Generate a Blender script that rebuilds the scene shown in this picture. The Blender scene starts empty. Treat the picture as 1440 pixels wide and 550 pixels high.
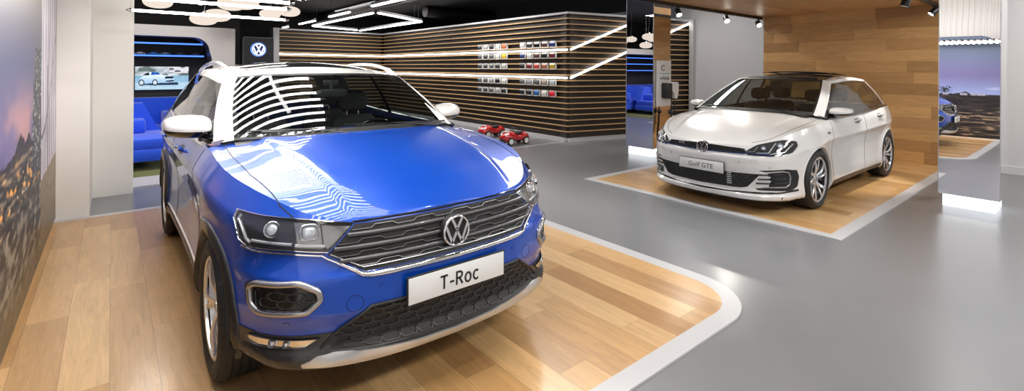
import bpy, bmesh, math, random
from math import sin, cos, pi, radians, sqrt, floor, atan2, hypot, exp
from mathutils import Vector, Matrix
from mathutils.bvhtree import BVHTree
random.seed(7)
SC = bpy.context.scene
COL = SC.collection
PI = pi
# ---------------------------------------------------------------- camera frame (metres; the camera stands over the origin)
CAM_H, FPX, HOR, ROLL = 1.5, 685.0, 96.6, 0.0065
YAW = radians(39.42)
# ---------------------------------------------------------------- materials
def nodes(name):
    m = bpy.data.materials.new(name); m.use_nodes = True
    nt = m.node_tree; nt.nodes.clear()
    return m, nt, nt.nodes.new('ShaderNodeOutputMaterial')
def setin(n, **kw):
    for k, v in kw.items():
        k = k.replace('_', ' ')
        if k in n.inputs:
            n.inputs[k].default_value = (*v, 1) if isinstance(v, (tuple, list)) and len(v) == 3 and n.inputs[k].type == 'RGBA' else v
def mat(name, color, rough=.5, metal=0., coat=0., spec=.5, var=.06, scale=6., bump=0., bscale=200., coat_rough=.03, sheen=0.):
    m, nt, out = nodes(name)
    p = nt.nodes.new('ShaderNodeBsdfPrincipled'); L = nt.links.new
    setin(p, Roughness=rough, Metallic=metal, Coat_Weight=coat, Coat_Roughness=coat_rough, Specular_IOR_Level=spec, Sheen_Weight=sheen)
    tc = nt.nodes.new('ShaderNodeTexCoord')
    nz = nt.nodes.new('ShaderNodeTexNoise'); nz.inputs['Scale'].default_value = scale; nz.inputs['Detail'].default_value = 4
    L(tc.outputs['Object'], nz.inputs['Vector'])
    mx = nt.nodes.new('ShaderNodeMix'); mx.data_type = 'RGBA'
    mx.inputs[6].default_value = (*[c * (1 - var) for c in color], 1); mx.inputs[7].default_value = (*[min(1, c * (1 + var)) for c in color], 1)
    L(nz.outputs['Fac'], mx.inputs[0]); L(mx.outputs[2], p.inputs['Base Color'])
    if bump:
        n2 = nt.nodes.new('ShaderNodeTexNoise'); n2.inputs['Scale'].default_value = bscale; L(tc.outputs['Object'], n2.inputs['Vector'])
        b = nt.nodes.new('ShaderNodeBump'); b.inputs['Strength'].default_value = bump; b.inputs['Distance'].default_value = .002
        L(n2.outputs['Fac'], b.inputs['Height']); L(b.outputs[0], p.inputs['Normal'])
    L(p.outputs[0], out.inputs[0])
    return m
def emis(name, color, strength):
    m, nt, out = nodes(name)
    e = nt.nodes.new('ShaderNodeEmission'); e.inputs[0].default_value = (*color, 1); e.inputs[1].default_value = strength
    nt.links.new(e.outputs[0], out.inputs[0]); return m
def glass(name, tint, refl=1.0, rough=0.0):
    """thin pane: tinted see-through with a Fresnel mirror coat"""
    m, nt, out = nodes(name); L = nt.links.new
    t = nt.nodes.new('ShaderNodeBsdfTransparent'); t.inputs[0].default_value = (*tint, 1)
    g = nt.nodes.new('ShaderNodeBsdfGlossy'); g.inputs['Roughness'].default_value = rough; g.inputs[0].default_value = (1, 1, 1, 1)
    f = nt.nodes.new('ShaderNodeFresnel'); f.inputs[0].default_value = 1.5
    gm = nt.nodes.new('ShaderNodeNewGeometry'); io = nt.nodes.new('ShaderNodeMath'); io.operation = 'MULTIPLY_ADD'; io.inputs[1].default_value = 1 / 1.5 - 1.5; io.inputs[2].default_value = 1.5
    L(gm.outputs['Backfacing'], io.inputs[0]); L(io.outputs[0], f.inputs[0])
    ml = nt.nodes.new('ShaderNodeMath'); ml.operation = 'MULTIPLY'; ml.inputs[1].default_value = refl; ml.use_clamp = True
    mx = nt.nodes.new('ShaderNodeMixShader')
    L(f.outputs[0], ml.inputs[0]); L(ml.outputs[0], mx.inputs[0]); L(t.outputs[0], mx.inputs[1]); L(g.outputs[0], mx.inputs[2]); L(mx.outputs[0], out.inputs[0])
    return m
def wood(name, along, across, w, length, palette, rough=.35, gap=.0015, coat=0., grain=1.0, seed=0.):
    """planks: `along` / `across` are the object axes (0,1,2) the boards run along and lie side by side across"""
    m, nt, out = nodes(name); L = nt.links.new; N = nt.nodes.new
    def math_(op, a, b=None, c=None):
        n = N('ShaderNodeMath'); n.operation = op
        for i, v in enumerate((a, b, c)):
            if v is None: continue
            if isinstance(v, (int, float)): n.inputs[i].default_value = v
            else: L(v, n.inputs[i])
        return n.outputs[0]
    tc = N('ShaderNodeTexCoord'); sp = N('ShaderNodeSeparateXYZ'); L(tc.outputs['Object'], sp.inputs[0])
    u, v = sp.outputs[along], sp.outputs[across]
    vr = math_('DIVIDE', v, w); row = math_('FLOOR', vr); fv = math_('FRACT', vr)
    wn = N('ShaderNodeTexWhiteNoise'); wn.noise_dimensions = '1D'; L(math_('ADD', row, seed + .5), wn.inputs['W'])
    ur = math_('ADD', math_('DIVIDE', u, length), math_('MULTIPLY', wn.outputs['Value'], 7.3)); col = math_('FLOOR', ur); fu = math_('FRACT', ur)
    cv = N('ShaderNodeCombineXYZ'); L(row, cv.inputs[0]); L(col, cv.inputs[1]); cv.inputs[2].default_value = seed
    w2 = N('ShaderNodeTexWhiteNoise'); w2.noise_dimensions = '3D'; L(cv.outputs[0], w2.inputs['Vector'])
    rnd = w2.outputs['Value']
    cr = N('ShaderNodeValToRGB'); cr.color_ramp.elements[0].color = (*palette[0], 1); cr.color_ramp.elements[1].color = (*palette[-1], 1)
    for i, c in enumerate(palette[1:-1], 1):
        e = cr.color_ramp.elements.new(i / (len(palette) - 1)); e.color = (*c, 1)
    L(rnd, cr.inputs[0])
    gv = N('ShaderNodeCombineXYZ'); L(math_('ADD', math_('MULTIPLY', u, 1.3), math_('MULTIPLY', rnd, 37.)), gv.inputs[0]); L(math_('MULTIPLY', v, 11.), gv.inputs[1]); L(math_('MULTIPLY', rnd, 19.), gv.inputs[2])
    nz = N('ShaderNodeTexNoise'); nz.inputs['Scale'].default_value = 1.6; nz.inputs['Detail'].default_value = 7; nz.inputs['Distortion'].default_value = 1.2; L(gv.outputs[0], nz.inputs['Vector'])
    g2 = N('ShaderNodeCombineXYZ'); L(math_('MULTIPLY', u, 4.), g2.inputs[0]); L(math_('MULTIPLY', v, 160.), g2.inputs[1]); L(rnd, g2.inputs[2])
    n2 = N('ShaderNodeTexNoise'); n2.inputs['Scale'].default_value = 1.; n2.inputs['Detail'].default_value = 3; L(g2.outputs[0], n2.inputs['Vector'])
    # cathedral rings
    wv = N('ShaderNodeMath'); wv.operation = 'SINE'; L(math_('MULTIPLY', nz.outputs['Fac'], 46.), wv.inputs[0])
    ring = math_('MULTIPLY_ADD', wv.outputs[0], .035 * grain, 0.)
    fac = math_('ADD', math_('MULTIPLY_ADD', nz.outputs['Fac'], .55 * grain, 1 - .275 * grain), math_('ADD', ring, math_('MULTIPLY_ADD', n2.outputs['Fac'], .22 * grain, -.11 * grain)))
    eg = math_('MINIMUM', math_('MULTIPLY', math_('MINIMUM', fv, math_('SUBTRACT', 1., fv)), w), math_('MULTIPLY', math_('MINIMUM', fu, math_('SUBTRACT', 1., fu)), length))
    line = math_('MULTIPLY_ADD', math_('GREATER_THAN', eg, gap), .45, .55)
    vm = N('ShaderNodeVectorMath'); vm.operation = 'SCALE'; L(cr.outputs[0], vm.inputs[0]); L(math_('MULTIPLY', fac, line), vm.inputs['Scale'])
    p = N('ShaderNodeBsdfPrincipled'); setin(p, Roughness=rough, Coat_Weight=coat, Coat_Roughness=.15)
    L(vm.outputs[0], p.inputs['Base Color']); L(p.outputs[0], out.inputs[0])
    return m
def vcol(name, rough=.5, strength=0., spec=.5):
    """printed or shown picture: colours come from the picture's own mesh"""
    m, nt, out = nodes(name); L = nt.links.new
    a = nt.nodes.new('ShaderNodeVertexColor'); a.layer_name = 'Col'
    if strength:
        e = nt.nodes.new('ShaderNodeEmission'); e.inputs[1].default_value = strength; L(a.outputs[0], e.inputs[0]); L(e.outputs[0], out.inputs[0])
    else:
        p = nt.nodes.new('ShaderNodeBsdfPrincipled'); setin(p, Roughness=rough, Specular_IOR_Level=spec); L(a.outputs[0], p.inputs['Base Color']); L(p.outputs[0], out.inputs[0])
    return m
# ---------------------------------------------------------------- objects
def tag(o, label=None, cat=None, group=None, kind=None):
    if label: o['label'] = label
    if cat: o['category'] = cat
    if group: o['group'] = group
    if kind: o['kind'] = kind
    return o
def empty(name, loc=(0, 0, 0), rz=0, label=None, cat=None, group=None):
    o = bpy.data.objects.new(name, None); COL.objects.link(o); o.location = loc; o.rotation_euler = (0, 0, rz); o.empty_display_size = .1
    return tag(o, label, cat, group)
class MB:
    """mesh collector"""
    def __init__(s): s.v = []; s.f = []; s.m = []; s.mats = []
    def mi(s, m):
        if m not in s.mats: s.mats.append(m)
        return s.mats.index(m)
    def add(s, vs, fs, m=None):
        b = len(s.v); s.v += [tuple(v) for v in vs]; k = s.mi(m) if m else 0
        for f in fs: s.f.append(tuple(i + b for i in f)); s.m.append(k)
    def box(s, lo, hi, m=None, bev=0.):
        if bev:
            bm = bmesh.new(); bmesh.ops.create_cube(bm, size=1)
            for v in bm.verts: v.co = Vector([(lo[i] + hi[i]) / 2 + v.co[i] * (hi[i] - lo[i]) for i in range(3)])
            bmesh.ops.bevel(bm, geom=bm.edges[:], offset=bev, segments=2, affect='EDGES', profile=.5, clamp_overlap=True)
            bm.verts.index_update(); s.add([v.co[:] for v in bm.verts], [[v.index for v in f.verts] for f in bm.faces], m); bm.free(); return
        x0, y0, z0 = lo; x1, y1, z1 = hi
        s.add([(x0, y0, z0), (x1, y0, z0), (x1, y1, z0), (x0, y1, z0), (x0, y0, z1), (x1, y0, z1), (x1, y1, z1), (x0, y1, z1)],
              [(0, 3, 2, 1), (4, 5, 6, 7), (0, 1, 5, 4), (1, 2, 6, 5), (2, 3, 7, 6), (3, 0, 4, 7)], m)
    def grid(s, rows, m=None, close_u=False, close_v=False, flip=False):
        n, k = len(rows), len(rows[0]); vs = [p for r in rows for p in r]; fs = []
        for i in range(n if close_u else n - 1):
            for j in range(k if close_v else k - 1):
                a, b, c, d = i * k + j, i * k + (j + 1) % k, ((i + 1) % n) * k + (j + 1) % k, ((i + 1) % n) * k + j
                fs.append((a, d, c, b) if flip else (a, b, c, d))
        s.add(vs, fs, m)
    def tube(s, pts, r, m=None, n=10, caps=True, flat=1.0):
        pts = [Vector(p) for p in pts]; rows = []; prev = None
        rs = r if isinstance(r, (list, tuple)) else [r] * len(pts)
        for i, p in enumerate(pts):
            t = (pts[min(i + 1, len(pts) - 1)] - pts[max(i - 1, 0)]).normalized()
            if prev is None:
                up = Vector((0, 0, 1)) if abs(t.z) < .9 else Vector((1, 0, 0)); a = t.cross(up).normalized()
            else: a = (prev - t * prev.dot(t)).normalized()
            prev = a; b = t.cross(a)
            rows.append([p + a * (rs[i] * cos(2 * pi * k / n)) + b * (rs[i] * flat * sin(2 * pi * k / n)) for k in range(n)])
        base = len(s.v); s.grid(rows, m, close_v=True)
        if caps:
            k = s.mi(m) if m else 0
            s.f.append(tuple(base + i for i in range(n))[::-1]); s.m.append(k)
            s.f.append(tuple(base + (len(pts) - 1) * n + i for i in range(n))); s.m.append(k)
    def lathe(s, prof, m=None, n=48, axis='Y', c=(0, 0, 0)):
        """prof: (radius, height along axis)"""
        rows = []
        for r, h in prof:
            row = []
            for k in range(n):
                a = 2 * pi * k / n; p, q = r * cos(a), r * sin(a)
                row.append({'Y': (c[0] + p, c[1] + h, c[2] + q), 'Z': (c[0] + p, c[1] + q, c[2] + h), 'X': (c[0] + h, c[1] + p, c[2] + q)}[axis])
            rows.append(row)
        s.grid(rows, m, close_v=True, flip=axis != 'Y')
    def ellipsoid(s, c, r, m=None, nu=24, nv=14, e=1.0):
        rows = []
        for i in range(nv + 1):
            a = -pi / 2 + pi * i / nv; row = []
            for k in range(nu):
                b = 2 * pi * k / nu
                sg = lambda t: (abs(t) ** e) * (1 if t >= 0 else -1)
                row.append((c[0] + r[0] * sg(cos(a)) * sg(cos(b)), c[1] + r[1] * sg(cos(a)) * sg(sin(b)), c[2] + r[2] * sg(sin(a))))
            rows.append(row)
        s.grid(rows, m, close_v=True)
    def build(s, name, m=None, parent=None, smooth=30, loc=None):
        me = bpy.data.meshes.new(name); me.from_pydata(s.v, [], s.f)
        for q in (s.mats or [m]): me.materials.append(q if q else m)
        if len(s.mats) > 1: me.polygons.foreach_set('material_index', s.m)
        if s.mats and s.mats[0] is None: me.materials[0] = m
        bm = bmesh.new(); bm.from_mesh(me); bmesh.ops.remove_doubles(bm, verts=bm.verts, dist=1e-5)
        if smooth:
            for f in bm.faces: f.smooth = True
            for e in bm.edges:
                if len(e.link_faces) == 2 and e.calc_face_angle(0) > radians(smooth): e.smooth = False
        bm.to_mesh(me); bm.free(); me.update()
        o = bpy.data.objects.new(name, me); COL.objects.link(o)
        if parent: o.parent = parent
        if loc is not None: o.location = loc
        return o
def children(o, _m={}):
    return list(o.children)
def copy_tree(o, parent=None):
    c = o.copy(); COL.objects.link(c); c.parent = parent
    for ch in list(o.children): copy_tree(ch, c)
    return c
def frame(o, right, up, nor):
    m = Matrix((( *right, 0), (*up, 0), (*nor, 0), (0, 0, 0, 1))).transposed(); m.translation = Vector(o); return m
def text_mesh(mb, body, M, size, depth, m, align='CENTER', bold=0., sx=1.):
    cu = bpy.data.curves.new('t', 'FONT'); cu.body = body; cu.size = size; cu.extrude = depth; cu.space_character = 1.05; cu.align_x = align; cu.align_y = 'CENTER'; cu.offset = bold; cu.resolution_u = 6
    ob = bpy.data.objects.new('t', cu); COL.objects.link(ob); bpy.context.view_layer.update()
    me = bpy.data.meshes.new_from_object(ob.evaluated_get(bpy.context.evaluated_depsgraph_get()))
    mb.add([M @ Vector((v.co.x * sx, v.co.y, v.co.z)) for v in me.vertices], [tuple(p.vertices) for p in me.polygons], m)
    bpy.data.objects.remove(ob); bpy.data.curves.remove(cu); bpy.data.meshes.remove(me)
# ---------------------------------------------------------------- curves
def pchip(pts):
    """smooth monotone interpolation through (x, y) pairs"""
    pts = sorted(pts); X = [p[0] for p in pts]; Y = [p[1] for p in pts]; n = len(X)
    h = [X[i + 1] - X[i] for i in range(n - 1)]; d = [(Y[i + 1] - Y[i]) / h[i] for i in range(n - 1)]
    m = [0.] * n; m[0] = d[0]; m[-1] = d[-1]
    for i in range(1, n - 1):
        if d[i - 1] * d[i] > 0:
            w1, w2 = 2 * h[i] + h[i - 1], h[i] + 2 * h[i - 1]; m[i] = (w1 + w2) / (w1 / d[i - 1] + w2 / d[i])
    def f(x):
        if x <= X[0]: return Y[0]
        if x >= X[-1]: return Y[-1]
        i = max(k for k in range(n - 1) if X[k] <= x); t = (x - X[i]) / h[i]
        return (2 * t ** 3 - 3 * t * t + 1) * Y[i] + (t ** 3 - 2 * t * t + t) * h[i] * m[i] + (3 * t * t - 2 * t ** 3) * Y[i + 1] + (t ** 3 - t * t) * h[i] * m[i + 1]
    return f
def catmull(K, sub, closed=False):
    """K: list of tuples; Catmull-Rom through them, `sub` steps per span (int or list)"""
    n = len(K); out = []
    for i in range(n if closed else n - 1):
        g = (lambda j: K[j % n]) if closed else (lambda j: K[j] if 0 <= j < n else tuple(2 * a - b for a, b in zip(K[0 if j < 0 else n - 1], K[1 if j < 0 else n - 2])))
        p0, p1, p2, p3 = [Vector(g(i + k)) for k in (-1, 0, 1, 2)]
        def kd(a, b): return max(1e-4, sqrt(sum((a[q] - b[q]) ** 2 for q in range(min(3, len(a)))))) ** .5
        t0 = 0.; t1 = t0 + kd(p0, p1); t2 = t1 + kd(p1, p2); t3 = t2 + kd(p2, p3)
        s = sub[i] if isinstance(sub, list) else sub
        for j in range(s):
            t = t1 + (t2 - t1) * j / s
            A1 = p0 * ((t1 - t) / (t1 - t0)) + p1 * ((t - t0) / (t1 - t0)); A2 = p1 * ((t2 - t) / (t2 - t1)) + p2 * ((t - t1) / (t2 - t1)); A3 = p2 * ((t3 - t) / (t3 - t2)) + p3 * ((t - t2) / (t3 - t2))
            B1 = A1 * ((t2 - t) / (t2 - t0)) + A2 * ((t - t0) / (t2 - t0)); B2 = A2 * ((t3 - t) / (t3 - t1)) + A3 * ((t - t1) / (t3 - t1))
            out.append(tuple(B1 * ((t2 - t) / (t2 - t1)) + B2 * ((t - t1) / (t2 - t1))))
    if not closed: out.append(tuple(K[-1]))
    return out
def rpoly(P, r, n=4):
    """fillet the corners of a 2D polygon; r one radius or a list"""
    out = []; k = len(P)
    for i in range(k):
        p, a, b = Vector(P[i]), Vector(P[i - 1]), Vector(P[(i + 1) % k]); rr = r[i] if isinstance(r, (list, tuple)) else r
        d1, d2 = (a - p), (b - p); l1, l2 = d1.length, d2.length; d = min(rr, l1 * .45, l2 * .45)
        if d < 1e-5: out.append(tuple(p)); continue
        s, e = p + d1 / l1 * d, p + d2 / l2 * d
        for j in range(n + 1):
            t = j / n; out.append(tuple(s * (1 - t) ** 2 + p * 2 * t * (1 - t) + e * t * t))
    return out
def inside(P, x, y):
    c = False; j = len(P) - 1
    for i in range(len(P)):
        if (P[i][1] > y) != (P[j][1] > y) and x < (P[j][0] - P[i][0]) * (y - P[i][1]) / (P[j][1] - P[i][1]) + P[i][0]: c = not c
        j = i
    return c
# ---------------------------------------------------------------- laying shapes on a curved surface
class Proj:
    def __init__(s, bvh, kind): s.b = bvh; s.k = kind
    def __call__(s, a, b, off=0.):
        k = s.k
        if k == 'front': o, d = Vector((3, a, b)), Vector((-1, 0, 0)); g = Vector((.7, a, b))
        elif k == 'rear': o, d = Vector((-6, a, b)), Vector((1, 0, 0)); g = Vector((-3.4, a, b))
        elif k == 'left': o, d = Vector((a, 3, b)), Vector((0, -1, 0)); g = Vector((a, .9, b))
        elif k == 'right': o, d = Vector((a, -3, b)), Vector((0, 1, 0)); g = Vector((a, -.9, b))
        else: o, d = Vector((a, b, 5)), Vector((0, 0, -1)); g = Vector((a, b, 1))
        hit, n, i, dist = s.b.ray_cast(o, d)
        if hit is None or (hit - g).length > .8: hit, n, i, dist = s.b.find_nearest(g)
        if n.dot(d) > 0: n = -n
        return hit + n * off, n
def decal(mb, poly, pr, off, depth, m, step=.03):
    """a plate with the outline `poly` bent onto the surface, its face `off` proud, walls `depth` deep"""
    bm = bmesh.new(); vs = [bm.verts.new((p[0], p[1], 0)) for p in poly]; bm.faces.new(vs)
    bmesh.ops.triangulate(bm, faces=bm.faces[:])
    xs = [p[0] for p in poly]; ys = [p[1] for p in poly]
    for ax, lo, hi in ((0, min(xs), max(xs)), (1, min(ys), max(ys))):
        k = floor(lo / step) + 1
        while k * step < hi:
            co = [0, 0, 0]; no = [0, 0, 0]; co[ax] = k * step; no[ax] = 1
            bmesh.ops.bisect_plane(bm, geom=bm.verts[:] + bm.edges[:] + bm.faces[:], plane_co=co, plane_no=no, dist=1e-5); k += 1
    bm.verts.index_update(); V = [v.co.copy() for v in bm.verts]; F = [[v.index for v in f.verts] for f in bm.faces]
    B = [(e.verts[0].index, e.verts[1].index) for e in bm.edges if len(e.link_faces) == 1]; bm.free()
    top = []; low = []; ns = []
    for v in V:
        p, n = pr(v.x, v.y); top.append(p + n * off); low.append(p + n * (off - depth)); ns.append(n)
    f0 = F[0]; nn = (top[f0[1]] - top[f0[0]]).cross(top[f0[2]] - top[f0[0]])
    if nn.dot(ns[f0[0]]) < 0: F = [f[::-1] for f in F]
    k = len(top); mb.add(top + low, F + [(a, b, b + k, a + k) for a, b in B], m)
def ribbon(mb, path, pr, w, h, m, off=0., closed=False, step=.02, prof=None):
    """a raised moulding of width w and height h along a 2D path laid on the surface"""
    P = []; n = len(path)
    for i in range(n if closed else n - 1):
        a, b = Vector(path[i]), Vector(path[(i + 1) % n]); k = max(1, int((b - a).length / step))
        for j in range(k): P.append(a.lerp(b, j / k))
    if not closed: P.append(Vector(path[-1]))
    Q = [pr(p.x, p.y) for p in P]; rows = []; N = len(P); ws = w if callable(w) else (lambda t: w)
    for i in range(N):
        p, nr = Q[i]
        a = Q[(i - 1) % N][0] if closed or i else p; b = Q[(i + 1) % N][0] if closed or i < N - 1 else p
        t = (b - a).normalized() if (b - a).length > 1e-6 else Vector((0, 1, 0)); s = t.cross(nr).normalized(); W = ws(i / max(1, N - 1)) / 2
        rows.append([p + s * (W * u) + nr * (off + h * v) for u, v in (prof or ((-1, -.3), (-.9, .55), (-.45, .95), (.45, .95), (.9, .55), (1, -.3)))])
    mb.grid(rows, m, close_u=closed)
    if not closed:
        b = len(mb.v) - N * len(rows[0]); c = len(rows[0]); k = mb.mi(m) if m else 0
        mb.f += [tuple(b + i for i in range(c)), tuple(b + (N - 1) * c + i for i in range(c))[::-1]]; mb.m += [k, k]
def emblem(mb, M, R, m, m_back=None, d=.006, back=True):
    """round badge: ring with a V above a W"""
    if back and m_back:
        n = 40; vs = [M @ Vector((0, 0, d * .3))] + [M @ Vector((R * .95 * cos(2 * pi * i / n), R * .95 * sin(2 * pi * i / n), d * .3)) for i in range(n)]
        mb.add(vs, [(0, 1 + i, 1 + (i + 1) % n) for i in range(n)], m_back)
    rows = []
    for i in range(48):
        a = 2 * pi * i / 48
        rows.append([M @ Vector(((R * r) * cos(a), (R * r) * sin(a), d * z)) for r, z in ((1.0, 0), (.985, .8), (.95, 1.1), (.9, 1.1), (.87, .8), (.86, 0))])
    mb.grid(rows, m, close_u=True)
    def stroke(pts, w=.085):
        for i in range(len(pts) - 1):
            a, b = Vector(pts[i]), Vector(pts[i + 1]); t = (b - a).normalized(); s = Vector((-t.y, t.x)) * w; a2 = a - t * w * .25; b2 = b + t * w * .25
            c = [(a2 + s), (a2 - s), (b2 - s), (b2 + s)]; lo = [M @ Vector((p.x * R, p.y * R, 0)) for p in c]; hi = [M @ Vector((p.x * R, p.y * R, d)) for p in c]
            mb.add(lo + hi, [(4, 5, 6, 7), (0, 1, 5, 4), (1, 2, 6, 5), (2, 3, 7, 6), (3, 0, 4, 7)], m)
    stroke([(-.37, .80), (-.03, .14)]); stroke([(.03, .14), (.37, .80)]); stroke([(-.06, .13), (.06, .13)])
    stroke([(-.80, .36), (-.36, -.72)]); stroke([(-.36, -.72), (-.03, -.06)]); stroke([(.03, -.06), (.36, -.72)]); stroke([(.36, -.72), (.80, .36)])
# ---------------------------------------------------------------- car shell
def sstep(t):
    t = max(0., min(1., t)); return t * t * (3 - 2 * t)
def shell(S):
    """S: dict describing a car in its own frame (x forward from the front axle, y left, z up). Returns bands of points for both sides."""
    C = catmull(S['cols'], S.get('sub', 8)); C = [list(c) for c in C]; n = len(C)
    Nf, Sd, Nr, zc = pchip(S['nose']), pchip(S['side']), pchip(S['tail']), pchip(S['hood'])
    NL = S.get('levels', 46); G = []
    for j, c in enumerate(C):
        x, y, zb, zt, wf, wr = c[:6]; wf = max(0, min(1, wf)); wr = max(0, min(1, wr)); y = max(0, y)
        a = C[max(0, j - 1)]; b = C[min(n - 1, j + 1)]; t = Vector((b[0] - a[0], b[1] - a[1])).normalized(); nr = Vector((-t.y, t.x))
        if j == 0: nr = Vector((1, 0))
        if j == n - 1: nr = Vector((-1, 0))
        if j not in (0, n - 1) and nr.dot(Vector((x + 1.3, y))) < 0: nr = -nr
        col = []
        for i in range(NL + 1):
            f = i / NL; z = zb + (zt - zb) * f
            off = wf * Nf(z) + wr * Nr(z) + max(0, 1 - wf - wr) * Sd(f)
            ws = max(0, 1 - wf - wr)
            for wx, ra in S['wheels']:
                d = hypot(x - wx, z - S['wr']); off += ws * S.get('flare', .012) * exp(-((d - ra) / .07) ** 2)
            col.append(Vector((x + nr.x * off, max(0., y + nr.y * off) if j not in (0, n - 1) else 0., z)))
        G.append(col)
    return G, C, zc
def mirror_grid(G):
    """half grid (columns from nose centre to tail centre) -> full closed ring of columns"""
    L = [[Vector((p.x, p.y, p.z)) for p in c] for c in G]
    R = [[Vector((p.x, -p.y, p.z)) for p in c] for c in G[1:-1]][::-1]
    return L + R
def cut_arches(o, S, n=44):
    bm = bmesh.new(); bm.from_mesh(o.data)
    for wx, ra in S['wheels']:
        c = Vector((wx, 0, S['wr']))
        for k in range(n):
            a = 2 * pi * k / n; no = Vector((cos(a), 0, sin(a))); co = c + no * ra
            if co.z < .15: continue
            fs = [f for f in bm.faces if (lambda m: abs(m.y) > .4 and hypot(m.x - wx, m.z - S['wr']) < ra + .12)(f.calc_center_median())]
            g = set(fs) | {e for f in fs for e in f.edges} | {v for f in fs for v in f.verts}
            bmesh.ops.bisect_plane(bm, geom=list(g), plane_co=co, plane_no=no, dist=1e-6)
        r2 = ra * .9975
        kill = [f for f in bm.faces if (lambda m: abs(m.y) > .4 and all((m - c).dot(Vector((cos(2 * pi * k / n), 0, sin(2 * pi * k / n)))) < ra for k in range(n)))(f.calc_center_median())]
        bmesh.ops.delete(bm, geom=kill, context='FACES')
    bm.normal_update(); bm.to_mesh(o.data); bm.free()
def bvh_of(objs):
    vs, fs = [], []
    for o in objs:
        b = len(vs); vs += [v.co.copy() for v in o.data.vertices]; fs += [tuple(i + b for i in p.vertices) for p in o.data.polygons]
    return BVHTree.FromPolygons(vs, fs)
def hood_grid(G, C, zc, xend, p=2.6, ridge=None, nv=120):
    """bonnet heightfield spanning the top loop from the nose back to xend"""
    rows = []; top = [c[-1] for c in G]
    for T in top:
        if T.x < xend: break
        row = []
        for k in range(nv + 1):
            v = -1 + 2 * k / nv; y = T.y * v; z = T.z + (zc(T.x) - T.z) * (1 - abs(v) ** p)
            if ridge: z += ridge(T.x, abs(y)) * (1 - abs(v) ** 8)
            row.append((T.x, y, z))
        rows.append(row)
    return rows
def greenhouse(S):
    B = catmull(S['belt'], S['gsub']); R = catmull(S['roof'], S['gsub'])
    idx = [0]; 
    for s in S['gsub']: idx.append(idx[-1] + s)
    def pt(j, s):
        b, r = Vector(B[j]), Vector(R[j]); p = b.lerp(r, s)
        c = Vector((-1.7, 0, p.z)); n = Vector((p.x - c.x, (p.y) * 2.2, 0))
        n = n.normalized() if n.length > 1e-6 else Vector((1, 0, 0)); bulge = S.get('bulge', .022)
        return p + n * bulge * sin(pi * min(1, s)) + Vector((0, 0, 0))
    return B, R, idx, pt
def patch(pt, j0, j1, s0, s1, ns=10, side=1, jf=None):
    rows = []
    for j in range(j0, j1 + 1):
        row = []
        for i in range(ns + 1):
            s = s0 + (s1 - s0) * i / ns; p = pt(j, s); row.append((p.x, p.y * side, p.z))
        rows.append(row)
    return rows
def prism_on(mb, poly, depth_vec, m):
    """extrude a 3D polygon"""
    n = len(poly); a = [Vector(p) for p in poly]; b = [p + Vector(depth_vec) for p in a]
    mb.add(a + b, [tuple(range(n)), tuple(range(2 * n - 1, n - 1, -1))] + [(i, i + n, (i + 1) % n + n, (i + 1) % n) for i in range(n)], m)
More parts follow.
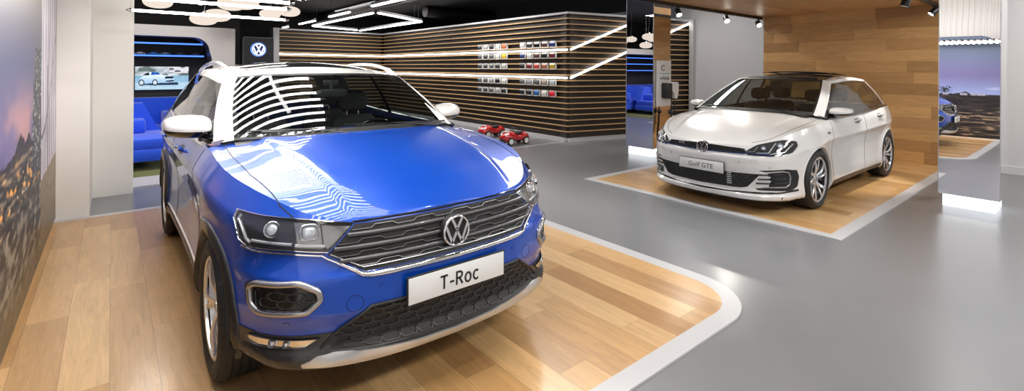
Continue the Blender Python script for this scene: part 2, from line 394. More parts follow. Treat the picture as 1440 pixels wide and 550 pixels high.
# ---------------------------------------------------------------- wheels
def make_wheel(name, parent, R, W, rim_r, kind, M_):
    """wheel about its own centre, outer face towards +Y"""
    w = empty(name); w.parent = parent; h = W / 2
    t = MB()
    prof = [(rim_r - .012, -h * .72), (rim_r + .004, -h * .86), (rim_r + .03, -h * .99), (R * .86, -h * 1.03), (R * .95, -h * .93), (R * .985, -h * .78)]
    for g in (-.5, -.17, .17, .5):
        prof += [(R, h * (g - .12) ), (R, h * g - .004), (R - .007, h * g - .003), (R - .007, h * g + .003), (R, h * g + .004)]
    prof += [(R * .985, h * .78), (R * .95, h * .93), (R * .86, h * 1.03), (rim_r + .03, h * .99), (rim_r + .004, h * .86), (rim_r - .012, h * .72)]
    t.lathe(prof, M_['tyre'], 72)
    for k in range(64):   # shoulder blocks
        a = 2 * pi * k / 64
        for sg in (-1, 1):
            c, s = cos(a), sin(a); c2, s2 = cos(a + .035), sin(a + .035)
            y0, y1 = sg * h * .72, sg * h * .97
            t.add([(c * R * .999, y0, s * R * .999), (c2 * R * .999, y0, s2 * R * .999), (c2 * R * .945, y1, s2 * R * .945), (c * R * .945, y1, s * R * .945),
                   (c * R * .95, y0, s * R * .95), (c2 * R * .95, y0, s2 * R * .95)], [(0, 1, 2, 3), (0, 3, 4), (1, 5, 2)], M_['tyre'])
    tyre = t.build('tyre', parent=w, smooth=40)
    r = MB(); q = rim_r
    r.lathe([(q + .006, h * .90), (q + .010, h * .84), (q, h * .80), (q - .012, h * .70), (q - .022, h * .2), (q - .03, -h * .4), (q - .005, -h * .8), (q + .008, -h * .86)], M_['rim_dark'] if kind == 'blade' else M_['rim'], 72)
    r.lathe([(q + .006, h * .90), (q - .004, h * .93), (q - .014, h * .90), (q - .016, h * .78)], M_['rim'], 72)
    r.build('rim', parent=w, smooth=35)
    s = MB(); n = 5
    def spoke(a0, a1, w0, w1, r0, r1, y0, y1, th, m, bow=.0, sweep=0.):
        rows = []; K = 8
        for i in range(K + 1):
            f = i / K; rad = r0 + (r1 - r0) * f; a = a0 + (a1 - a0) * f + sweep * f * f; hw = (w0 + (w1 - w0) * f) / 2; y = y0 + (y1 - y0) * f + bow * sin(pi * f)
            c = Vector((cos(a) * rad, y, sin(a) * rad)); tt = Vector((-sin(a), 0, cos(a)))
            rows.append([c - tt * hw - Vector((0, th, 0)), c - tt * hw - Vector((0, .004, 0)), c - tt * hw * .75, c + tt * hw * .75, c + tt * hw - Vector((0, .004, 0)), c + tt * hw - Vector((0, th, 0))])
        b = len(s.v); s.grid(rows, m)
        k = s.mi(m); s.f.append(tuple(b + K * 6 + i for i in range(6))); s.m.append(k)
    if kind == 'twin':
        for k in range(5):
            a = 2 * pi * k / 5 + pi / 2
            for sg in (-1, 1):
                spoke(a + sg * .05, a + sg * .21, .030, .032, .045, q - .008, h * .66, h * .84, .045, M_['rim'], .012)
                spoke(a + sg * .09, a + sg * .245, .012, .014, .05, q - .01, h * .60, h * .78, .04, M_['rim_dark'], .012)
            spoke(a, a, .05, .012, .04, q * .55, h * .60, h * .66, .04, M_['rim_dark'])
        nb = 5
    else:
        for k in range(5):
            a = 2 * pi * k / 5 + pi / 2
            spoke(a - .16, a - .30, .034, .038, .05, q - .006, h * .62, h * .86, .03, M_['rim'], .01, -.12)
            spoke(a + .16, a + .22, .020, .034, .05, q - .006, h * .62, h * .86, .03, M_['rim'], .01, -.12)
            spoke(a + .02, a - .02, .040, .060, .04, q - .01, h * .50, h * .66, .03, M_['rim_dark'], .01, -.12)
            spoke(a + .40, a + .50, .020, .07, .05, q - .01, h * .48, h * .64, .03, M_['rim_dark'], .01, -.12)
    s.lathe([(.001, h * .70), (.03, h * .70), (.034, h * .68), (.06, h * .64), (.075, h * .58), (.08, h * .3)], M_['rim'], 40)
    for k in range(5):
        a = 2 * pi * k / 5 + pi / 2 + pi / 5; s.lathe([(.001, h * .60), (.007, h * .60), (.009, h * .5)], M_['rim_dark'], 10, c=(.052 * cos(a), .002, .052 * sin(a)))
    s.build('spokes', parent=w, smooth=35)
    d = MB(); d.lathe([(.05, h * .1), (q * .72, h * .1), (q * .72, 0), (.05, 0)], M_['disc'], 48); d.box((q * .35, -.01, -.07), (q * .78, h * .35, .07), M_['dark'], .01)
    d.build('brake_disc', parent=w)
    e = MB(); emblem(e, frame((0, h * .70 + .001, 0), (-1, 0, 0), (0, 0, 1), (0, 1, 0)), .028, M_['rim'], M_['dark'], .003); e.build('hub_emblem', parent=w)
    return w
# ---------------------------------------------------------------- door mirrors
def make_door_mirror(parent, S, side, M_, c, size):
    """c: centre of the mirror pod on the left side"""
    o = empty('door_mirror'); o.parent = parent; L, H, D = size
    up = MB(); lo = MB(); NU, NV = 28, 16
    def pod(z0, z1, k):
        rows = []
        for i in range(NV + 1):
            a = pi * (i / NV) - pi / 2; row = []     # a: from inner (-) to outer (+) end
            for j in range(NU + 1):
                b = z0 + (z1 - z0) * j / NU          # angle around, 0 = forward, pi/2 = up
                f = (i / NV); rad = cos(a) ** .42 if abs(abs(a) - pi / 2) > 1e-6 else 0
                taper = 1 - .30 * f
                y = c[1] + side_l * (sin(a) * L / 2)
                x = c[0] + max(-.35, cos(b)) * D * rad * taper - .06 * f; z = c[2] + sin(b) * H / 2 * rad * (taper if sin(b) < 0 else 1 - .16 * f) + .008 * f
                row.append((x, y * side, z))
            rows.append(row)
        return rows
    side_l = 1
    up.grid(pod(-.32, pi, 1), M_['mirror_paint'], flip=side < 0); up.build('mirror_housing', parent=o, smooth=50)
    lo.grid(pod(pi, 2 * pi - .32, 1), M_['gloss_black'], flip=side < 0)
    # arm to the door
    pts = [(c[0] + .01, (c[1] - L * .25) * side, c[2] - H * .42), (c[0] + .0, (c[1] - L * .5) * side, c[2] - H * .50), (c[0] - .015, (c[1] - L * .5 - S['mirror_arm']) * side, c[2] - H * .62)]
    lo.tube(pts, [.028, .026, .034], M_['gloss_black'], 12, flat=.6); lo.build('mirror_arm', parent=o, smooth=50)
    g = MB(); rows = []
    P = [(c[1] - L * .42, c[2] - H * .33), (c[1] + L * .30, c[2] - H * .22), (c[1] + L * .40, c[2] + H * .2), (c[1] - L * .42, c[2] + H * .36)]
    P = rpoly(P, .03); g.add([(c[0] - D * .36 - .01, p[0] * side, p[1]) for p in P], [tuple(range(len(P)))], M_['mirror']); g.build('mirror_glass', parent=o)
    return o
# ---------------------------------------------------------------- paints shared by the two cars
def car_mats(p):
    return dict(tyre=mat(p + '_tyre_rubber', (.012, .012, .013), .6, bump=.2), rim=mat(p + '_alloy', (.72, .72, .74), .22, .9), rim_dark=mat(p + '_dark_alloy', (.02, .02, .023), .3, .5),
                disc=mat(p + '_brake_steel', (.35, .34, .33), .35, .9), dark=mat(p + '_matt_black', (.01, .01, .011), .6), gloss_black=mat(p + '_gloss_black', (.008, .008, .009), .12, coat=.6),
                chrome=mat(p + '_chrome', (.85, .85, .87), .08, 1.), mirror=mat(p + '_mirror_silver', (.9, .9, .92), .02, 1.), black=mat(p + '_black_plastic', (.018, .018, .019), .42, bump=.1),
                glass=glass(p + '_window_glass', (.55, .60, .58), 1.25), lens=glass(p + '_lamp_glass', (.93, .94, .95), 1.2), seat=mat(p + '_seat_cloth', (.035, .036, .04), .8, bump=.3),
                seam=mat(p + '_seam_black', (.004, .004, .005), .7), white_plate=mat(p + '_plate_white', (.72, .73, .73), .35), ink=mat(p + '_ink', (.015, .015, .016), .5),
                silver=mat(p + '_satin_silver', (.55, .56, .57), .28, .7), headliner=mat(p + '_headliner', (.35, .35, .36), .9))
def interior(root, M_, x0, xr, zbelt, ztop, rows_y=.36, seat_x=(-1.15, -1.95), dash_z=.96, hw=.70, xm=-.86):
    """dark cabin: floor tub, dashboard, wheel, seats with headrests"""
    t = MB(); d = M_['dark']
    rows = [[(x, y, z) for x, y, z in ((a, -hw, zbelt + .01), (a, -hw + .03, .5), (a, 0, .45), (a, hw - .03, .5), (a, hw, zbelt + .01))] for a in (x0, x0 - .5, -2.2, xr)]; hw2 = hw + .09; rows += []; rows = [[(x, y * hw2 / hw, z) for x, y, z in r] for r in rows]
    t.grid(rows, d, flip=True); t.build('cabin_tub', parent=root)
    b = MB(); rows = []
    for x, z in ((x0 + .02, dash_z - .03), (x0 - .14, dash_z + .0), (x0 - .30, dash_z + .005), (x0 - .40, dash_z - .05), (x0 - .42, dash_z - .25)):
        row = []
        for k in range(25):
            y = -hw + 2 * hw * k / 24; hump = .055 * exp(-((y - rows_y) / .17) ** 4) if x < x0 - .08 else 0
            row.append((x - .02 * cos(y * 2), y, z + hump - .015 * (abs(y) / hw) ** 4))
        rows.append(row)
    b.grid(rows, M_['black'], flip=True); b.build('dashboard', parent=root, smooth=60)
    s = MB(); c = Vector((x0 - .54, rows_y, dash_z - .035)); ax = Vector((-.92, 0, .39)).normalized(); u = Vector((0, 1, 0)); v = ax.cross(u)
    rows = []
    for k in range(40):
        a = 2 * pi * k / 40; q = u * cos(a) + v * sin(a); rows.append([c + q * (.185 + .014 * cos(b)) + ax * .014 * sin(b) for b in [2 * pi * i / 8 for i in range(8)]])
    s.grid(rows, M_['gloss_black'], close_u=True, close_v=True); s.ellipsoid(c - ax * .02, (.035, .07, .06), M_['black'])
    for a in (0, pi, -pi / 2): s.tube([c, c + (u * cos(a) + v * sin(a)) * .18], .013, M_['black'], 8)
    s.build('steering_wheel', parent=root, smooth=60)
    for sx, ys in ((seat_x[0], (-rows_y, rows_y)), (seat_x[1], (-.38, .38))):
        for y in ys:
            e = MB(); rw = sx == seat_x[0]
            rows = []
            zt_ = ztop - (.36 if rw else .37)
            for i in range(13):
                f = i / 12; z = .45 + (zt_ - .45) * f; x = sx - .20 * f; hwid = .235 - .05 * max(0, f - .6) / .4; th = .055 * (1 - .4 * f)
                if i == 12: hwid *= .8; th *= .5
                rows.append([(x + th * cos(a), y + hwid * (abs(sin(a)) ** .6) * (1 if sin(a) > 0 else -1), z) for a in [2 * pi * k / 20 for k in range(20)]])
            e.grid(rows, M_['seat'], close_v=True); bse = len(e.v) - 20; e.f.append(tuple(bse + i for i in range(20))); e.m.append(0)
            e.ellipsoid((sx + .2, y, .46), (.28, .24, .09), M_['seat'], e=.6)
            so = e.build('seat', parent=root, smooth=60)
            h = MB(); hx = sx - .235; h.ellipsoid((hx, y, zt_ + .115), (.045, .125, .085), M_['seat'], e=.55)
            for q in (-.05, .05): h.tube([(hx + .01, y + q, zt_ - .01), (hx, y + q, zt_ + .09)], .006, M_['chrome'], 8)
            h.build('headrest', parent=so, smooth=60)
    r = MB(); q = xm - x0 + .36; r.ellipsoid((x0 - .36 + q, 0, ztop - .15), (.02, .115, .035), M_['black'], e=.5); r.tube([(x0 - .36 + q, 0, ztop - .14), (x0 - .39 + q, 0, ztop - .06)], .01, M_['black']); r.box((x0 - .46 + q, -.06, ztop - .10), (x0 - .38 + q, .06, ztop - .05), M_['black'], .01)
    r.build('rear_view_mirror', parent=root)
# ================================================================ the blue and white compact SUV
TR = dict(
    #      x      y     zb    zt   wf  wr
    cols=[(.835, .000, .258, .842, 1, 0), (.826, .200, .258, .843, 1, 0), (.800, .400, .262, .848, 1, 0), (.752, .570, .270, .860, 1, 0), (.675, .700, .280, .884, .95, 0),
          (.575, .785, .280, .912, .75, 0), (.450, .842, .270, .945, .42, 0), (.250, .882, .250, .982, .12, 0), (.0, .902, .240, 1.012, 0, 0), (-.35, .902, .240, 1.042, 0, 0),
          (-.80, .893, .240, 1.045, 0, 0), (-1.3, .893, .240, 1.052, 0, 0), (-1.8, .898, .240, 1.07, 0, 0), (-2.3, .908, .240, 1.095, 0, 0), (-2.6, .910, .245, 1.11, 0, .02),
          (-2.85, .900, .26, 1.12, 0, .15), (-3.05, .865, .28, 1.12, 0, .45), (-3.22, .79, .29, 1.11, 0, .8), (-3.33, .62, .30, 1.10, 0, 1), (-3.385, .35, .30, 1.09, 0, 1), (-3.40, 0, .30, 1.09, 0, 1)],
    nose=[(.24, -.10), (.262, -.035), (.285, -.008), (.32, -.002), (.36, -.03), (.42, -.028), (.50, -.004), (.60, -.003), (.64, -.006), (.655, -.018), (.70, -.04), (.78, -.066), (.83, -.088), (.86, -.11), (.90, -.14), (1., -.20)],
    side=[(0, -.10), (.04, -.05), (.10, -.028), (.18, -.022), (.30, -.030), (.46, -.036), (.60, -.026), (.72, -.010), (.80, .0), (.835, .0), (.90, -.022), (1, -.070)],
    tail=[(.28, -.10), (.36, 0.0), (.60, .0), (.72, -.05), (.95, -.08), (1.09, -.16)],
    hood=[(-3.5, 1.10), (-.60, 1.10), (-.30, 1.082), (-.1, 1.062), (.1, 1.034), (.35, .985), (.55, .930), (.66, .888), (.715, .862), (.75, .845)],
    wheels=[(0, .375), (-2.59, .375)], wr=.334, flare=.012, ridge=lambda x, y: .014 * max(0, min(1, (.452 + max(0, .64 - x) * .125 - y) / .030 + .5)) * sstep((.76 - x) / .25) + .010 * exp(-((y - .452 - max(0, .64 - x) * .125) / .10) ** 2) * sstep((.74 - x) / .3), sub=[6] * 7 + [14] * 2 + [8] * 4 + [12] * 3 + [5] * 4,
    belt=[(-.27, 0, 1.090), (-.285, .30, 1.088), (-.33, .53, 1.086), (-.40, .71, 1.082), (-.42, .762, 1.072), (-.475, .802, 1.056), (-1.20, .840, 1.050), (-1.62, .845, 1.06), (-1.70, .845, 1.062), (-2.62, .830, 1.105),
          (-2.80, .815, 1.11), (-3.10, .74, 1.11), (-3.18, .62, 1.10), (-3.24, 0, 1.09)],
    roof=[(-.88, 0, 1.458), (-.895, .26, 1.456), (-.935, .46, 1.448), (-1.0, .596, 1.432), (-1.04, .632, 1.424), (-1.105, .655, 1.424), (-1.55, .680, 1.468), (-1.84, .682, 1.474), (-1.90, .682, 1.474), (-2.42, .655, 1.445),
          (-2.60, .64, 1.42), (-2.80, .58, 1.40), (-2.88, .50, 1.40), (-2.95, 0, 1.42)],
    gsub=[5, 5, 6, 4, 4, 8, 8, 2, 12, 5, 6, 4, 6], bulge=.020, mirror_arm=.05, crown=lambda x: .072 * sstep((-x - .84) / .62))
def roof_grid(R, crown, nv=24):
    rows = []
    for q in R:
        row = []
        for k in range(nv + 1):
            v = -1 + 2 * k / nv; row.append((q[0], q[1] * v, q[2] + crown(q[0]) * (1 - v * v)))
        rows.append(row)
    return rows
def base_car(S, root, M_, body_m, roof_m, xh):
    """shell pieces common to both cars; returns dict of objects and projectors"""
    O = {}
    G, C, zc = shell(S); F = mirror_grid(G)
    mb = MB(); mb.grid(F, body_m, close_u=True); 
    full = mb.build('body', parent=root, smooth=28); O['body'] = full
    hb = MB(); hb.grid(hood_grid(G, C, zc, xh, S.get('hp', 2.6), S.get('ridge')), body_m, flip=True); O['hood'] = hb.build('hood', parent=root, smooth=40)
    B, R, ix, pt = greenhouse(S); O['gh'] = (B, R, ix, pt)
    g = MB(); 
    for sd in (1, -1):
        g.grid(patch(pt, 0, ix[-1], 0, 1, 16, sd), None)
    gh = g.build('g'); fb = bvh_of([full, O['hood']]); allb = bvh_of([full, O['hood'], gh]); gb = bvh_of([gh])
    O['pf'] = Proj(fb, 'front'); O['pl'] = Proj(allb, 'left'); O['pr'] = Proj(allb, 'right'); O['pt'] = Proj(fb, 'top'); O['pR'] = Proj(allb, 'rear'); O['bvh'] = allb
    bpy.data.objects.remove(gh)
    cut_arches(full, S)
    # greenhouse: glass, pillars, roof
    s_lo, s_hi = S.get('slo', .03), S.get('shi', .90)
    w = MB(); rows = [[(p.x, -p.y, p.z) for p in [pt(j, s_lo + (.975 - s_lo) * i / 14) for i in range(15)]] for j in range(ix[3], 0, -1)] + patch(pt, 0, ix[3], s_lo, .975, 14)
    w.grid(rows, M_['glass'], flip=True); O['windscreen'] = w.build('windscreen', parent=root, smooth=60)
    wd = MB()                                              # black frit round the windscreen
    n = ix[3]
    def strip(j0, j1, s0, s1, m, off=-.004):
        for sd in (1, -1):
            rows = patch(pt, j0, j1, s0, s1, 4, sd); wd.grid(rows, m, flip=sd < 0)
    strip(0, n, s_lo - .03, s_lo + .05, M_['dark']); strip(0, n, .965, 1., M_['dark']); strip(n - 1, n, 0, 1, M_['dark'])
    wd.build('windscreen_border', parent=root)
    pl = MB()
    for sd in (1, -1):
        pl.grid(patch(pt, ix[3], ix[5], 0, 1, 16, sd), roof_m, flip=sd < 0)
        pl.grid(patch(pt, ix[5], ix[9], s_hi, 1, 5, sd), roof_m, flip=sd < 0)
        pl.grid(patch(pt, ix[9], ix[12], 0, 1, 16, sd), roof_m, flip=sd < 0)
        pl.grid(patch(pt, ix[12], ix[13], .9, 1, 3, sd), roof_m, flip=sd < 0)
        pl.grid(patch(pt, ix[12], ix[13], 0, .12, 3, sd), roof_m, flip=sd < 0)
    O['pillars'] = pl.build('pillar_frame', parent=root, smooth=35)
    for sd in (1, -1):
        g1 = MB(); g1.grid(patch(pt, ix[5], ix[7], s_lo, s_hi, 12, sd), M_['glass'], flip=sd < 0); g1.build('side_window', parent=root, smooth=60)
        g2 = MB(); g2.grid(patch(pt, ix[8], ix[9], s_lo, s_hi, 12, sd), M_['glass'], flip=sd < 0); g2.build('side_window', parent=root, smooth=60)
        g3 = MB(); g3.grid(patch(pt, ix[7], ix[8], s_lo, s_hi, 12, sd), M_['gloss_black'], flip=sd < 0); g3.build('door_pillar_trim', parent=root, smooth=60)
    g4 = MB()
    for sd in (1, -1): g4.grid(patch(pt, ix[12], ix[13], .12, .9, 10, sd), M_['glass'], flip=sd < 0)
    g4.build('rear_window', parent=root, smooth=60)
    rf = MB(); cr = S.get('crown', lambda x: .045 * sstep((-x - 1.0) / .5)); rf.grid(roof_grid(R, cr), roof_m, flip=True); O['roof'] = rf.build('roof', parent=root, smooth=50)
    O['proof'] = Proj(bvh_of([O['roof']]), 'top')
    # belt moulding
    for sd in (1, -1):
        bt = MB(); rows = []
        for j in range(ix[4] , ix[11] + 1):
            p = pt(j, 0.0); q = Vector((p.x, p.y * sd, p.z)); o = Vector((0, sd, 0))
            rows.append([q + o * a + Vector((0, 0, b)) for a, b in ((-.02, .014), (.004, .016), (.012, .006), (.012, -.014), (-.005, -.022), (-.06, -.026))])
        bt.grid(rows, S['beltmat'], flip=sd > 0); bt.build('belt_moulding', parent=root, smooth=40)
    # wheel housings and underbody
    for wx, ra in S['wheels']:
        for sd in (1, -1):
            l = MB(); rows = [[(wx + (ra + .004) * cos(a), y * sd, S['wr'] + (ra + .004) * sin(a)) for a in [radians(-12 + 208 * k / 30) for k in range(31)]] for y in (.50, .70, S['hw'] - .035)]
            l.grid(rows, M_['dark']); l.add([(wx + ra * cos(2 * pi * k / 24), .5 * sd, S['wr'] + ra * sin(2 * pi * k / 24)) for k in range(24)], [tuple(range(24))], M_['dark']); l.build('wheel_arch_liner', parent=root)
    u = MB(); u.box((-S['rear_in'], -.50, .22), (S['front_in'], .50, .60), M_['dark']); u.box((-(S['wb'] - .42), -.78, .22), (-.42, .78, .42), M_['dark'])
    u.build('underbody', parent=root)
    return O
def seam(mb, path, pr, m, w=.005):
    ribbon(mb, path, pr, w, .0012, m, off=.0002, prof=((-1, 0), (-1, .9), (1, .9), (1, 0)))
def honey(mb, poly, pr, cw, ch, off, m, m2=None, skew=0.):
    xs = [p[0] for p in poly]; ys = [p[1] for p in poly]; j = 0; z = min(ys)
    while z < max(ys) + ch:
        y = min(xs) - cw + (cw * .5 if j % 2 else 0)
        while y < max(xs) + cw:
            H = [(-.5, 0), (-.30, .62), (.30, .62), (.5, 0), (.30, -.62), (-.30, -.62)]
            P = [(y + a * cw * 1.24, z + b * ch) for a, b in H]
            if inside(poly, y, z) and sum(inside(poly, *p) for p in P) >= 4:
                def pin(p):
                    if inside(poly, *p): return p
                    q = Vector(p); c = Vector((y, z)); lo, hi = 0., 1.
                    for _ in range(8):
                        mid = (lo + hi) / 2
                        if inside(poly, *c.lerp(q, mid)): lo = mid
                        else: hi = mid
                    return tuple(c.lerp(q, lo))
                P = [pin(p) for p in P]
                vo = [(lambda r: r[0] + r[1] * off)(pr(*p)) for p in P]
                vi = [(lambda r: r[0] + r[1] * off)(pr(y + (p[0] - y) * .86, z + (p[1] - z) * .80)) for p in P]
                vd = [(lambda r: r[0] + r[1] * (off - .011))(pr(y + (p[0] - y) * .74, z + (p[1] - z) * .60 - ch * .05)) for p in P]
                mb.add(vo + vi + vd, [(i, (i + 1) % 6, 6 + (i + 1) % 6, 6 + i) for i in range(6)] + [(6 + i, 6 + (i + 1) % 6, 12 + (i + 1) % 6, 12 + i) for i in range(6)] + [tuple(range(12, 18))], m)
            y += cw
        z += ch; j += 1
def flipy(P): return [(-a, b) for a, b in P]
def lamp_unit(mb, pr, y, z, r, off, M_, sq=0.):
    """projector lamp: bezel, bowl and lens on the lamp's inner face"""
    p, n = pr(y, z); n = (n + Vector((.6, 0, 0))).normalized(); c = p + n * off; u = n.cross(Vector((0, 0, 1))).normalized(); v = u.cross(n)
    prof = ((1.12, -.010), (1.16, .004), (1.06, .008), (.98, .004), (.80, -.010))
    e = .62 if sq else 1.
    def q(a, rr, h): 
        ca, sa = cos(a), sin(a); ca = abs(ca) ** e * (1 if ca > 0 else -1); sa = abs(sa) ** e * (1 if sa > 0 else -1)
        return c + u * (rr * r * ca * (1.15 if sq else 1)) + v * (rr * r * sa) + n * h
    rows = [[q(2 * pi * k / 28, rr, h) for k in range(28)] for rr, h in prof]; mb.grid(rows, M_['chrome'], close_v=True)
    rows = [[q(2 * pi * k / 28, .82 * cos(t), -.008 + .016 * sin(t)) for k in range(28)] for t in [pi / 2 * i / 6 for i in range(7)]]; mb.grid(rows, M_['lensball'], close_v=True)
def stroke_text(mb, body, M, H, w, d, m):
    arc = lambda cx, cy, rx, ry, a0, a1, n=14: [(cx + rx * cos(radians(a0 + (a1 - a0) * i / n)), cy + ry * sin(radians(a0 + (a1 - a0) * i / n))) for i in range(n + 1)]
    G = {'T': (.66, [[(0, 1), (.66, 1)], [(.33, 1), (.33, 0)]]), '-': (.34, [[(0, .40), (.34, .40)]]), 'R': (.62, [[(.05, 0), (.05, 1)] + arc(.30, .76, .26, .24, 90, -90) + [(.05, .52)], [(.30, .52), (.60, 0)]]),
         'o': (.58, [arc(.29, .36, .26, .36, 0, 360, 22)]), 'c': (.46, [arc(.30, .36, .27, .36, 52, 308)])}
    W = sum(G[c][0] + .22 for c in body) - .22; x = -W / 2
    for ch in body:
        for L in G[ch][1]:
            P = [Vector(((x + a) * H, (b - .5) * H)) for a, b in L]; lo = []
            for i, p in enumerate(P):
                t = ((P[min(i + 1, len(P) - 1)] - P[i]).normalized() + (P[i] - P[max(i - 1, 0)]).normalized()).normalized()
                if 0 < i < len(P) - 1: k = 1 / max(.6, ((P[i] - P[i - 1]).normalized()).dot(t))
                else: k = 1
                s = Vector((-t.y, t.x)) * w / 2 * k; e = t * (w / 2 if (len(L) < 20 and i in (0, len(P) - 1)) else 0) * (-1 if i == 0 else 1) * (0 if ch in 'TR' else .3)
                q = [p + s + e, p - s + e]; lo.append([M @ Vector((q[0].x, q[0].y, 0)), M @ Vector((q[0].x, q[0].y, d)), M @ Vector((q[1].x, q[1].y, d)), M @ Vector((q[1].x, q[1].y, 0))])
            mb.grid(lo, m, close_v=True); b = len(mb.v) - 4 * len(lo)
            mb.f += [(b, b + 1, b + 2, b + 3), tuple(len(mb.v) - 4 + i for i in range(4))]; mb.m += [0, 0]
        x += G[ch][0] + .22
def plate(root, pr, yc, zc, w, h, x, body, M_, tilt=0., yaw_n=(1, 0, 0), size=.07):
    b = MB(); fr = frame((x, yc, zc), (0, 1, 0), (0, 0, 1), (1, 0, 0))
    b.box((x - .012, yc - w / 2 - .006, zc - h / 2 - .006), (x - .002, yc + w / 2 + .006, zc + h / 2 + .006), M_['black'], .002)
    o = b.build('licence_plate', parent=root)
    f = MB(); f.box((x - .003, yc - w / 2, zc - h / 2), (x, yc + w / 2, zc + h / 2), M_['white_plate'], .001); f.build('plate_face', parent=o)
    t = MB(); fr = frame((x + .0004, yc, zc - .004), (0, 1, 0), (0, 0, 1), (1, 0, 0))
    if body == 'T-Roc': stroke_text(t, body, fr, .058, .0095, .0008, M_['ink'])
    else: text_mesh(t, body, fr, size, .0006, M_['ink'], bold=.0)
    t.build('lettering', parent=o, smooth=0)
    return o
def shut_lines(root, O, M_, S, lines):
    m = MB()
    for k, L in lines:
        if k == 'side':
            seam(m, L, O['pl'], M_['seam'], .006); seam(m, L, O['pr'], M_['seam'], .006)
        else: seam(m, L, O['pt'], M_['seam'], .006); seam(m, flipy(L) if k == 'f' else [(a, -b) for a, b in L], O['pt'], M_['seam'], .006)
    m.build('panel_gaps', parent=root)
def handle(root, pr, x, z, side, m, M_, L=.20):
    h = MB(); rows = []
    for i in range(17):
        f = i / 16; t = -1 + 2 * f; p, n = pr(x + L / 2 * t, z + .004 * t); lift = .020 * (1 - abs(t) ** 4) + .002; hh = .016 * (1 - .3 * abs(t) ** 3)
        rows.append([p + n * (lift * .0 if abs(a) > 1.9 else lift + .008 * cos(a)) + Vector((0, 0, hh * sin(a))) for a in [2 * pi * k / 10 for k in range(10)]])
    h.grid(rows, m, close_v=True); b = len(h.v) - 170
    h.f += [tuple(b + k for k in range(10)), tuple(b + 160 + k for k in range(10))]; h.m += [0, 0]
    for t in (-.8, .8):
        p, n = pr(x + L / 2 * t, z); h.tube([p - n * .005, p + n * .03], .012, m, 8)
    o = h.build('door_handle', parent=root, smooth=60)
    d = MB(); decal(d, rpoly([(x - L * .42, z - .028), (x + L * .42, z - .028), (x + L * .42, z + .024), (x - L * .42, z + .024)], .02), pr, .0008, .002, M_['black'], .03); d.build('handle_recess', parent=o)
